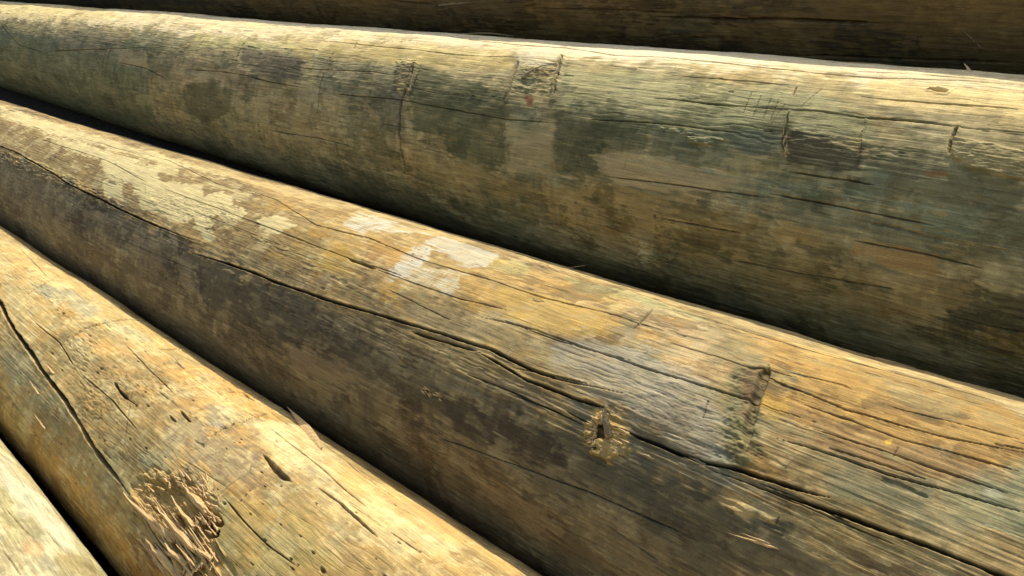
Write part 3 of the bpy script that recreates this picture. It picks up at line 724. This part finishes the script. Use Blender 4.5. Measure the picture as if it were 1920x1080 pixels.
    P([(925, 545), (1000, 548), (1110, 578), (1165, 610), (1140, 630), (1060, 630), (980, 605), (930, 570)], (188, 152, 86), 0.5, 0.003, 0.008, 1.0, 0.8, dry=0.3)
    for q in ([(540, 650), (640, 672), (700, 722), (640, 722), (560, 700)], [(330, 482), (362, 490), (362, 570), (345, 540)], [(250, 440), (300, 455), (310, 510), (270, 490)], [(140, 384), (215, 412), (200, 420), (160, 404)],
              [(900, 905), (1000, 942), (1060, 1000), (980, 985), (890, 930)], [(1140, 1025), (1210, 1042), (1250, 1080), (1180, 1080)], [(240, 440), (255, 445), (258, 480), (244, 470)]):
        P(q, (150, 126, 92), 0.5, 0.002, 0.006, 0.8, 1.0, dry=0.3)
    P([(700, 690), (830, 740), (1000, 800), (1050, 860), (900, 820), (760, 760)], (66, 54, 38), 0.5, 0.004, 0.01, 1.0, 0.8, dry=0.3)
    P([(1040, 640), (1165, 640), (1270, 680), (1350, 730), (1340, 850), (1220, 800), (1110, 730), (1040, 690)], (178, 164, 146), 0.45, 0.008, 0.012, 0.8, 0.6, dry=0.3)
    P([(1340, 850), (1380, 870), (1500, 930), (1440, 960), (1340, 910)], (140, 134, 116), 0.4, 0.008, 0.012, 0.8, 0.6, dry=0.3)
    p.checks(50, wid=0.0008); p.cuts(50); p.flecks(420, 0.0010)
    # grain relief everywhere on the right half
    p.rough([(1420, 650), (1940, 770), (1940, 1100), (1600, 1100), (1400, 900)], 0.00035, 4, 260, 0.03, 0.01)
    p.rough([(820, 640), (1120, 730), (1350, 840), (1500, 940), (1500, 1000), (1300, 930), (1100, 850), (850, 730)], 0.0009, 9, 170, 0.012, 0.01)
    p.rough([(1180, 650), (1400, 700), (1370, 880), (1200, 800)], 0.0006, 50, 110, 0.01, 0.01)
    p.rough([(250, 345), (470, 398), (420, 440), (280, 400)], 0.0006, 70, 120, 0.006, 0.006)
    p.rough([(0, 285), (60, 300), (130, 330), (230, 385), (210, 395), (100, 345), (0, 305)], 0.0022, 40, 160, 0.004, 0.005, 0.001)
    K = p.crack
    # the long drying split
    K([(-80, 250), (0, 274), (30, 285), (48, 296), (89, 319), (130, 346), (185, 372), (222, 391), (278, 417), (333, 439), (385, 458)], 0.0015, 0.014, 0.85, 0.0015, 0.0008)
    K([(355, 474), (426, 494), (481, 513), (519, 531), (567, 546), (630, 568), (700, 588), (748, 602), (822, 626), (918, 655), (989, 690), (1044, 710), (1118, 728), (1172, 740)], 0.0016, 0.013, 0.85, 0.002, 0.0008)
    K([(900, 662), (940, 685), (989, 713), (1074, 746), (1133, 765), (1150, 785)], 0.0013, 0.011, 0.8, 0.0015, 0.0006)
    K([(1155, 802), (1193, 817), (1220, 828), (1300, 861), (1320, 869), (1387, 882), (1479, 913), (1560, 936)], 0.0015, 0.014, 0.85, 0.0015, 0.0006)
    K([(1440, 918), (1475, 932), (1572, 965), (1646, 991), (1738, 1024), (1883, 1080), (1960, 1110)], 0.0015, 0.014, 0.85, 0.0015, 0.0006)
    K([(900, 660), (830, 640), (770, 622)], 0.0014, 0.008, 0.6)
    for c in ([(560, 414), (600, 426), (693, 450), (789, 487), (859, 509), (926, 528), (963, 541), (1026, 561), (1081, 574), (1156, 593), (1193, 606), (1300, 639)],
              [(896, 594), (1007, 620), (1081, 646), (1156, 672), (1230, 698), (1300, 720), (1387, 747), (1461, 773), (1530, 795)],
              [(1220, 572), (1313, 594), (1405, 624), (1479, 646), (1553, 668), (1627, 687), (1701, 706), (1776, 728), (1850, 750), (1940, 775)],
              [(1413, 702), (1501, 736), (1590, 773), (1683, 799), (1776, 824), (1850, 839), (1940, 856)],
              [(1457, 824), (1516, 839), (1590, 865), (1664, 891), (1776, 921), (1940, 968)]):
        K(c, 0.0008, 0.005, 0.7, 0.0012)
    K([(656, 489), (680, 496), (706, 507)], 0.0024, 0.008, 0.8)
    for c in ([(600, 465), (656, 487), (760, 520)], [(148, 256), (222, 278), (315, 300), (407, 344), (481, 367)], [(444, 350), (519, 376), (593, 424), (700, 455)],
              [(300, 350), (420, 395), (560, 450), (640, 480)], [(60, 255), (200, 300), (280, 345)], [(800, 815), (880, 840), (985, 880), (1100, 920), (1200, 965), (1300, 1010)],
              [(1590, 690), (1700, 722), (1850, 765)], [(1240, 640), (1400, 690), (1500, 712)], [(1480, 700), (1580, 725), (1600, 735)], [(1880, 838), (1940, 852)],
              [(960, 690), (1040, 705), (1110, 722)], [(1330, 880), (1450, 925), (1560, 972), (1700, 1030)], [(1420, 905), (1500, 935), (1600, 985)],
              [(1500, 760), (1700, 830), (1930, 890)], [(1500, 800), (1660, 850), (1900, 930)], [(1550, 840), (1750, 905)], [(1650, 760), (1920, 830)],
              [(700, 505), (860, 560), (960, 585)], [(940, 600), (1050, 640), (1190, 680)], [(1100, 510), (1200, 540), (1350, 590)],
              [(870, 700), (960, 735), (1080, 790)], [(960, 740), (1040, 770), (1100, 800)], [(180, 800), (190, 810)]):
        K(c, 0.0006, 0.004, 0.6, 0.001)
    K([(1225, 578), (1207, 600), (1183, 622)], 0.0012, 0.003, 0.6, 0.001)
    K([(362, 490), (368, 545), (382, 600), (390, 640)], 0.0012, 0.001, 0.3, 0.002)
    K([(1330, 750), (1318, 790)], 0.0007, 0.0015, 0.5); K([(1686, 840), (1675, 862)], 0.0006, 0.001, 0.5); K([(1455, 985), (1462, 968)], 0.0007, 0.001, 0.5)
    # whorl scar
    p.rough([(1375, 680), (1440, 690), (1430, 800), (1420, 880), (1350, 870), (1370, 780)], 0.0016, 55, 100, 0.004, 0.008)
    K([(1440, 690), (1424, 740), (1408, 800), (1398, 850)], 0.004, 0.0035, 0.25, 0.003, 0.002, freq=40)
    # ragged edge where a strip tore away
    p.rough([(1340, 930), (1400, 945), (1480, 985), (1460, 1000), (1380, 970)], 0.0030, 20, 160, 0.003, 0.006, 0.001)
    # knot with pale torn heart
    kc = (1140, 815)
    P([(1098, 800), (1120, 775), (1160, 778), (1184, 806), (1180, 838), (1160, 856), (1140, 866), (1118, 852), (1102, 830)], (196, 158, 92), 0.85, 0.003, 0.008, 0.9, 1.2, dry=0.45)
    p.rough([(1098, 800), (1120, 775), (1160, 778), (1184, 806), (1180, 838), (1160, 856), (1140, 866), (1118, 852), (1102, 830)], 0.0010, 60, 200, 0.002, 0.003, 0.0008)
    p.rough([(1096, 790), (1128, 778), (1125, 800), (1110, 830), (1098, 826)], 0.0025, 110, 200, 0.003, 0.004, 0.002)
    sx, sa, k = p.mask([(1096, 800), (1118, 778), (1155, 778), (1184, 806), (1182, 834), (1160, 858), (1140, 868), (1116, 856), (1100, 828)], 0.0025, 0.006, 0.4, 1.0)
    at_, ab_ = p.at(1140, 772)[1], p.at(1140, 866)[1]
    p.H[sx, sa] += k*0.0042*np.clip((at_-p.AA[:, sa])/(at_-ab_), 0, 1.05)
    p.patch([(1118, 796), (1136, 792), (1140, 808), (1132, 822), (1118, 818)], (84, 60, 32), 0.8, 0.002, 0.004, 0.4, 1.0, h=-0.006)
    p.patch([(1104, 822), (1116, 822), (1118, 842), (1108, 838)], (84, 60, 32), 0.7, 0.002, 0.003, 0.4, 1.0, h=-0.005)
    K([(1060, 770), (1100, 792), (1130, 800)], 0.0010, 0.004, 0.6); K([(1184, 818), (1240, 838), (1290, 862)], 0.0010, 0.004, 0.6)
    for x, y in ((330, 372), (345, 378), (262, 370), (420, 362), (405, 370), (775, 478), (785, 470), (800, 468), (808, 464), (790, 482), (772, 490), (780, 466)):
        p.pit(x, y, 0.0014, 0.002, 0.0005)
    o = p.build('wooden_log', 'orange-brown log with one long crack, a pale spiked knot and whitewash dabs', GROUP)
    part('splinter', sliver(p, (1144, 822), (1151, 764), 0.010, 0.0045, 0.002, 0.017, 0.002, seed=41, base=0), GREYCHIP, o, 'pointed grey spike standing out of the knot')
    rs = random.Random(9)
    VF = ([], [])
    for k in range(26):       # ragged spikes round the left and lower rim, pointing outwards
        ang = math.radians(rs.uniform(95, 300)); q = rs.uniform(0.75, 1.0); L = rs.uniform(6, 20)
        x = kc[0]+math.cos(ang)*36*q; y = kc[1]-math.sin(ang)*36*q
        sliver(p, (x-math.cos(ang)*L*.5, y+math.sin(ang)*L*.5), (x+math.cos(ang)*L*.6, y-math.sin(ang)*L*.6), rs.uniform(0.003, 0.006), 0.0014, 0.002, rs.uniform(0.003, 0.008), seed=k, mb=VF)
    for k in range(12):
        x = rs.uniform(1125, 1175); y = rs.uniform(800, 850)
        sliver(p, (x+12, y+7), (x-10, y-4), rs.uniform(0.002, 0.004), 0.001, 0.003, rs.uniform(0.003, 0.005), seed=k+70, mb=VF)
    part('knot', VF, FRESH, o, 'ragged pale rim of torn wood round the knot')
    part('splinter', sliver(p, (1462, 1030), (1370, 1000), 0.003, 0.0014, 0.001, 0.005, 0.001, seed=43), FRESH, o, 'long pale sliver on the dark underside')
    part('splinter', sliver(p, (1450, 1022), (1396, 1000), 0.002, 0.001, 0.001, 0.006, 0.001, seed=48), FRESH, o)
    part('splinter', sliver(p, (1228, 862), (1196, 848), 0.004, 0.002, 0.0, 0.003, seed=44), GREYCHIP, o)
    part('splinter', sliver(p, (1068, 497), (1098, 496), 0.0022, 0.0008, 0.0, 0.009, seed=45), FRESH, o, 'fine sliver sticking up from the crest')
    part('splinter', sliver(p, (1322, 872), (1290, 855), 0.003, 0.0015, 0.0, 0.002, seed=46), GREYCHIP, o)
    VF = ([], [])
    for k in range(12):
        x = rs.uniform(785, 822); y = 722+(x-785)*0.5+rs.uniform(-3, 8)
        sliver(p, (x, y), (x+rs.uniform(8, 22), y+rs.uniform(4, 12)), 0.0025, 0.001, 0, 0.003, seed=k+5, mb=VF)
    part('torn_fibres', VF, FRESH, o)

# ================================================================== POLE D : fourth, golden, torn knot
def pole_d():
    p = Pole(0.85, (-44.0, -63.6), (-44.4, -64.9), 53, (0, 600), (640, 1080), rows=980, step=0.72)
    p.base((184, 150, 98), (172, 144, 94), (132, 114, 80), (204, 178, 130), 0.4, 0.4)
    P = p.patch
    P([(0, 445), (150, 530), (300, 620), (420, 720), (240, 640), (100, 560), (0, 500)], (212, 178, 118), 0.6, 0.008)
    P([(60, 535), (120, 540), (190, 575), (170, 590), (90, 565)], (150, 158, 146), 0.5, 0.006)
    P([(0, 640), (40, 665), (60, 700), (110, 745), (90, 760), (30, 720), (0, 690)], (168, 164, 130), 0.4, 0.006)
    P([(190, 600), (250, 612), (290, 640), (230, 635)], (164, 166, 142), 0.5, 0.005)
    P([(140, 620), (200, 640), (270, 650), (250, 670), (170, 660)], (228, 172, 104), 0.5, 0.005)
    P([(130, 700), (260, 660), (380, 700), (340, 760), (230, 800), (150, 780)], (164, 132, 84), 0.6, 0.008, 0.014)
    P([(150, 760), (230, 770), (260, 840), (210, 860), (160, 810)], (156, 132, 88), 0.5, 0.008)
    P([(300, 800), (400, 800), (480, 860), (470, 910), (400, 900), (330, 870)], (158, 136, 110), 0.6, 0.006, 0.016, 1.2)
    P([(260, 850), (320, 850), (330, 880), (280, 890)], (150, 152, 132), 0.5, 0.006)
    P([(310, 700), (400, 690), (500, 760), (520, 790), (420, 790), (360, 740)], (230, 176, 104), 0.6, 0.006)
    P([(390, 760), (440, 760), (440, 790), (400, 800)], (176, 170, 158), 0.5, 0.004)
    P([(450, 790), (560, 800), (640, 880), (900, 1040), (760, 1040), (560, 900)], (232, 208, 160), 0.6, 0.01)
    P([(600, 860), (760, 930), (960, 1060), (1000, 1090), (820, 1010), (660, 920)], (230, 182, 116), 0.6, 0.008)
    P([(400, 930), (560, 960), (640, 1060), (420, 1090)], (184, 160, 98), 0.6, 0.01)
    P([(60, 760), (150, 850), (220, 960), (300, 1090), (220, 1090), (120, 950), (0, 800), (0, 740)], (172, 134, 78), 0.6, 0.01)
    P([(230, 1000), (300, 1030), (330, 1090), (240, 1090)], (158, 100, 44), 0.6, 0.006)
    P([(0, 800), (40, 800), (180, 990), (150, 990)], (150, 120, 76), 0.5, 0.01)
    P([(400, 1040), (450, 1050), (440, 1075), (395, 1070)], (112, 92, 48), 0.6, 0.003)
    P([(0, 500), (60, 540), (100, 600), (60, 640), (0, 590)], (224, 190, 128), 0.5, 0.008)
    DF = [(0, 440), (300, 620), (600, 850), (900, 1060), (400, 1080), (220, 1080), (0, 780)]
    p.islands(DF, (164, 144, 102), 0.5, 0.2, 14, 24, 1)
    p.islands(DF, (218, 168, 96), 0.5, 0.2, 11, 22, 2)
    p.islands(DF, (216, 196, 150), 0.5, 0.22, 15, 26, 3)
    p.islands([(300, 770), (500, 780), (600, 900), (450, 920), (320, 880)], (128, 106, 88), 0.5, 0.05, 60, 90, 4)
    p.islands([(130, 700), (400, 700), (340, 800), (230, 860), (150, 800)], (136, 110, 70), 0.4, 0.1, 60, 90, 5)
    p.islands([(560, 900), (800, 1080), (430, 1080), (420, 930)], (146, 124, 78), 0.45, 0.1, 14, 120, 6)
    p.finish((84, 66, 40), (226, 200, 150), 0.25, 0.35, 0.75)
    p.checks(36, wid=0.0006, depth=0.0018); p.cuts(50); p.flecks(600, 0.0009, 0.2)
    K = p.crack
    rr = np.random.RandomState(3)
    for k in range(260):
        x = rr.uniform(-1.6, -0.35); a = rr.uniform(p.A[60], p.A[p.nd-120]); rad = rr.uniform(0.0005, 0.0016)
        sx, sa = p.win((x, a), (x, a), rad*6); D = np.hypot((p.XX[sx]-x)/rr.uniform(1, 4), p.AA[:, sa]-a)/rad*(1+0.4*p.W3[sx, sa])
        q = 1-sst(0.5, 1.1, D); p.H[sx, sa] -= 0.0022*q; p.C[sx, sa] *= (1-0.35*q)[..., None]
    K([(-30, 530), (0, 568), (7, 587), (26, 617), (67, 676), (93, 713), (122, 750), (148, 795), (174, 836), (196, 865), (222, 899), (241, 924), (262, 946)], 0.0030, 0.012, 0.8, 0.002, 0.0014)
    K([(5, 570), (15, 600), (30, 625)], 0.002, 0.006, 0.6)
    for c in ([(37, 465), (59, 487), (89, 520)], [(493, 791), (537, 828), (611, 887), (648, 921), (700, 962)], [(419, 932), (463, 984), (500, 1021), (556, 1061)],
              [(733, 999), (789, 1036)], [(230, 640), (280, 690), (330, 740)], [(215, 717), (225, 735), (241, 749), (258, 762)], [(600, 830), (680, 895), (760, 950)],
              [(60, 600), (110, 640), (140, 690)], [(150, 700), (210, 750), (260, 810)]):
        K(c, 0.0008, 0.004, 0.6, 0.001)
    K([(593, 913), (637, 943), (667, 969), (700, 1002), (713, 1012)], 0.0014, 0.006, 0.75)
    K([(494, 856), (506, 868), (519, 885), (532, 897), (548, 907)], 0.0032, 0.007, 0.75, 0.002, 0.001)
    K([(213, 714), (222, 730), (240, 750)], 0.0022, 0.005, 0.7)
    K([(318, 780), (330, 792)], 0.0014, 0.004, 0.7); K([(338, 770), (358, 793)], 0.0014, 0.004, 0.7)
    # cross cracks with crumbling lips
    K([(118, 648), (159, 617), (195, 606), (222, 602), (278, 606)], 0.0026, 0.007, 0.85, 0.002, 0.0012, freq=50)
    K([(289, 654), (315, 655), (341, 654)], 0.0024, 0.006, 0.85, 0.001, 0.001)
    K([(385, 830), (426, 802), (455, 792), (481, 784), (510, 776)], 0.0016, 0.004, 0.8, 0.002, 0.0016, freq=60)
    K([(474, 869), (468, 885), (444, 902), (404, 939)], 0.0006, 0.002, 0.6, 0.001)
    K([(472, 920), (445, 950)], 0.0006, 0.002, 0.5); K([(40, 560), (80, 535), (110, 520)], 0.0008, 0.002, 0.4)
    K([(425, 735), (455, 735), (478, 752)], 0.0024, 0.006, 0.7, 0.001)
    K([(250, 720), (240, 780), (232, 850)], 0.0008, 0.001, 0.3, 0.002)
    p.rough([(330, 715), (400, 705), (500, 745), (520, 785), (440, 800), (390, 830), (400, 790), (440, 770)], 0.0013, 60, 200, 0.006, 0.012)
    p.rough([(130, 630), (220, 598), (230, 612), (190, 640), (160, 700), (140, 690)], 0.0013, 60, 200, 0.005, 0.01)
    p.rough([(130, 720), (200, 680), (330, 700), (320, 760), (180, 790)], 0.0012, 90, 140, 0.01, 0.014)
    p.rough([(60, 520), (130, 560), (140, 600), (90, 580)], 0.0013, 60, 200, 0.005, 0.01)
    for (x, y, r) in ((244, 824, .005), (274, 841, .004), (309, 857, .003), (352, 882, .003), (394, 808, .003), (439, 830, .003), (424, 842, .003), (593, 945, .003), (526, 984, .0035),
                      (496, 1013, .004), (470, 965, .003), (544, 1047, .004), (604, 1067, .005), (119, 587, .006), (128, 592, .004), (78, 539, .004), (168, 628, .004), (422, 945, .005),
                      (189, 778, .003), (160, 768, .003), (85, 700, .003), (92, 690, .004), (640, 945, .003), (650, 982, .002), (787, 1034, .003), (97, 560, .003), (176, 548, .003),
                      (52, 735, .004), (62, 760, .003), (113, 832, .004), (120, 840, .003), (168, 862, .004), (8, 572, .004), (200, 960, .003), (170, 950, .003), (215, 1005, .003),
                      (600, 900, .002), (648, 920, .002), (350, 800, .002), (218, 792, .002)):
        p.pit(x, y, r*0.4, r*0.6, r*0.05, ecc=1.7)
    # torn knot: a bowl of broken fibre
    p.grade = (0.90, 0.93, 0.75)
    T = [(250, 920), (268, 890), (300, 885), (340, 890), (372, 915), (405, 945), (418, 990), (408, 1030), (395, 1062), (420, 1110), (330, 1110), (290, 1050), (262, 985)]
    p.patch(T, (190, 152, 90), 0.7, 0.004, 0.012)
    p.rough(T, 0.0011, 12, 240, 0.004, 0.012, -0.002)
    p.rough([(285, 915), (345, 905), (385, 950), (400, 1000), (360, 1040), (310, 1000)], 0.001, 12, 190, 0.014, 0.01, -0.008)
    p.rough(T, 0.0009, 40, 330, 0.004, 0.012, 0)
    rs = random.Random(77)
    for k in range(46):       # strands of torn fibre, still part of the wood
        x = rs.uniform(256, 372); y = 918+(x-256)*0.30+rs.uniform(-14, 95); L = rs.uniform(40, 130)
        if y > 1065: continue
        K([(x, y), (x+L*0.30, y+L*0.47), (x+L*0.62, y+L*0.97)], rs.uniform(0.0014, 0.0034), rs.choice([-1, 1, 1])*rs.uniform(0.001, 0.0035), 0.35, 0.002, tint=(196, 160, 104), freq=12)
    for q in (([(246, 922), (290, 985), (330, 1045), (352, 1085)], .0040, -.007), ([(262, 945), (300, 1010), (330, 1070)], .0028, .006), ([(306, 950), (345, 1005), (378, 1050)], .0034, -.006),
              ([(286, 1000), (310, 1045), (330, 1090)], .0038, -.007), ([(318, 960), (350, 1020)], .0030, .006), ([(345, 905), (372, 940), (385, 975)], .0040, -.007), ([(335, 935), (362, 985)], .0026, -.005)):
        K(q[0], q[1], q[2], 0.6, 0.002, tint=(200, 164, 108) if q[2] < 0 else (84, 62, 34), freq=12)
    p.rough([(262, 890), (340, 886), (345, 915), (280, 925)], 0.0040, 80, 110, 0.004, 0.006, 0.002)
    p.rough([(362, 965), (415, 970), (412, 1010), (380, 1005)], 0.004, 60, 160, 0.004, 0.008, -0.016)
    p.patch([(366, 972), (412, 975), (408, 1005), (380, 1002)], (96, 70, 36), 0.6, 0.003, 0.005)
    p.patch([(300, 1000), (330, 1000), (370, 1050), (350, 1050)], (168, 162, 120), 0.5, 0.003, 0.005)
    o = p.build('wooden_log', 'golden sunlit log with a shredded knot hole and a split along its lower side', GROUP)
    rs = random.Random(12)
    VF = ([], [])
    def f(P0, P1, wd, th, l0, l1, bend=0.0):
        sliver(p, P0, P1, wd, th, l0, l1, bend, seed=len(VF[0]), mb=VF, base=0.0)
    for k in range(16):       # fibres running with the grain, freed at the upper left
        x = rs.uniform(265, 400); y = 900+(x-265)*0.75+rs.uniform(20, 110)
        L = rs.uniform(20, 85)
        f((x+L*0.62, y+L), (x, y), rs.uniform(0.003, 0.008), rs.uniform(0.0015, 0.0035), 0, rs.uniform(0.002, 0.011))
    for k in range(44):       # long straight fibres lying across the hollow
        x = rs.uniform(262, 380); y = 915+(x-262)*0.35+rs.uniform(0, 80); L = rs.uniform(22, 75)
        sliver(p, (x+L*0.6, y+L*0.95), (x, y), rs.uniform(0.0012, 0.0030), rs.uniform(0.0008, 0.0016), 0, rs.uniform(0.001, 0.006), seed=k+300, mb=VF, base=0.0018)
    for k in range(60):       # crumbled rim
        a = rs.uniform(math.radians(-60), math.radians(190)); q = rs.uniform(.62, 1.08); x = 335+math.cos(a)*78*q; y = 962-math.sin(a)*72*q
        f((x, y), (x-rs.uniform(-6, 14), y-rs.uniform(2, 18)), rs.uniform(0.002, 0.0045), rs.uniform(0.001, 0.002), 0, rs.uniform(0.002, 0.008))
    for k in range(16):
        x = rs.uniform(345, 410); y = 1070-(x-345)*0.6+rs.uniform(-10, 15)
        f((x, y), (x+rs.uniform(-4, 10), y+rs.uniform(8, 26)), rs.uniform(0.003, 0.007), 0.002, 0, rs.uniform(0.002, 0.006))
    part('torn_fibres', VF, FRESH, o, 'shredded fibres filling the torn knot')
    for k, (a, b_, wd) in enumerate((((318, 1010), (244, 926), .010), ((370, 1035), (306, 955), .010), ((365, 990), (332, 935), .006), ((390, 965), (352, 915), .010), ((340, 1085), (285, 1005), .012),
                          ((400, 1050), (380, 1030), .006), ((352, 1060), (322, 1020), .008), ((316, 1080), (288, 1010), .006))):
        part('splinter', sliver(p, a, b_, wd, 0.0045, 0.001, 0.010, 0.003, seed=80+k), FRESH, o)
    part('splinter', sliver(p, (600, 846), (533, 771), 0.014, 0.0010, 0.003, 0.008, 0.0, seed=60, twist=1.0), FRESH, o, 'large flat pale splinter lifting from the crest')
    part('splinter', sliver(p, (72, 740), (60, 716), 0.004, 0.002, 0.0, 0.005, seed=61), FRESH, o)
    part('splinter', sliver(p, (84, 805), (70, 778), 0.004, 0.002, 0.0, 0.005, seed=62), FRESH, o)
    part('splinter', sliver(p, (100, 702), (90, 686), 0.006, 0.003, 0.0, 0.008, seed=63), FRESH, o)
    part('splinter', sliver(p, (345, 690), (318, 668), 0.003, 0.001, 0.0, 0.006, seed=64), GREYCHIP, o)

# ================================================================== POLE E : lowest, pale
def pole_e():
    p = Pole(0.78, (-64.5, -83.5), (-65.3, -84.5), 71, (0, 820), (205, 1080), rows=520, step=1.0)
    p.grade = (0.93, 0.94, 0.86)
    p.base((184, 170, 128), (176, 168, 124), (144, 126, 84), (206, 190, 150), 0.4, 0.5)
    P = p.patch
    P([(0, 850), (70, 920), (140, 1010), (120, 1040), (60, 960), (0, 900)], (222, 206, 176), 0.6, 0.006)
    P([(100, 1040), (170, 1050), (190, 1090), (110, 1090)], (150, 132, 84), 0.7, 0.004)
    P([(0, 920), (30, 950), (40, 1000), (0, 980)], (176, 164, 110), 0.6)
    P([(50, 1010), (90, 1020), (90, 1050), (40, 1040)], (226, 180, 130), 0.5, 0.006)
    P([(20, 890), (60, 920), (80, 960), (40, 940)], (170, 184, 150), 0.5, 0.006)
    p.finish((84, 78, 50), (226, 214, 170), 0.35, 0.3)
    p.checks(40, wid=0.0006); p.cuts(30); p.flecks(220, 0.0009)
    K = p.crack
    K([(84, 990), (100, 1012), (118, 1033), (136, 1043)], 0.0022, 0.008, 0.75)
    K([(0, 945), (30, 975), (60, 1010)], 0.0008, 0.004, 0.6)
    K([(0, 1025), (20, 1050), (40, 1080)], 0.0008, 0.004, 0.6)
    K([(62, 930), (75, 942), (84, 950)], 0.0012, 0.003, 0.5)
    p.rough([(84, 985), (112, 985), (108, 1000), (90, 996)], 0.002, 60, 90, 0.003, 0.004)
    o = p.build('wooden_log', 'pale greenish-cream log showing only in the bottom left corner', GROUP)

# ================================================================== hidden poles that carry the visible ones
def inner(cy, cz, r, seed):
    n, m = 60, 48
    V = []; F = []
    for i in range(n):
        x = -13+i*15.6/(n-1)
        for j in range(m):
            t = 2*math.pi*j/m; rr = r+0.002*math.sin(x*2+seed)+0.001*math.sin(3*t+x)
            V.append((x, cy+rr*math.cos(t), cz+rr*math.sin(t)))
    for i in range(n-1):
        for j in range(m):
            F.append((i*m+j, i*m+(j+1) % m, (i+1)*m+(j+1) % m, (i+1)*m+j))
    F.append(tuple(range(m))); F.append(tuple((n-1)*m+j for j in reversed(range(m))))
    me = bpy.data.meshes.new('wooden_log'); me.from_pydata(V, [], F)
    for p_ in me.polygons: p_.use_smooth = len(p_.vertices) == 4
    me.materials.append(INNER)
    o = bpy.data.objects.new('wooden_log', me); scn.collection.objects.link(o)
    o['label'] = 'log buried inside the pile, under the logs one can see'; o['category'] = 'log'; o['group'] = 'logs hidden inside the pile'
INNER = chip_material('shade_darkened_wood', (52, 44, 32), (84, 72, 50))  # wood colour darkened to stand in for shade in the gaps
for k, (y, z, r) in enumerate(((0.05, .13, .13), (0.33, .13, .13), (0.61, .13, .13), (0.90, .13, .13), (1.18, .13, .13), (1.46, .13, .13), (0.80, 0.335, 0.115), (1.09, 0.39, 0.13), (1.38, 0.40, 0.14), (1.10, 0.63, 0.11), (1.36, 0.68, 0.135), (1.44, 0.95, 0.12))):
    inner(y, z, r, k)

pole_a(); pole_b(); pole_c(); pole_d(); pole_e()
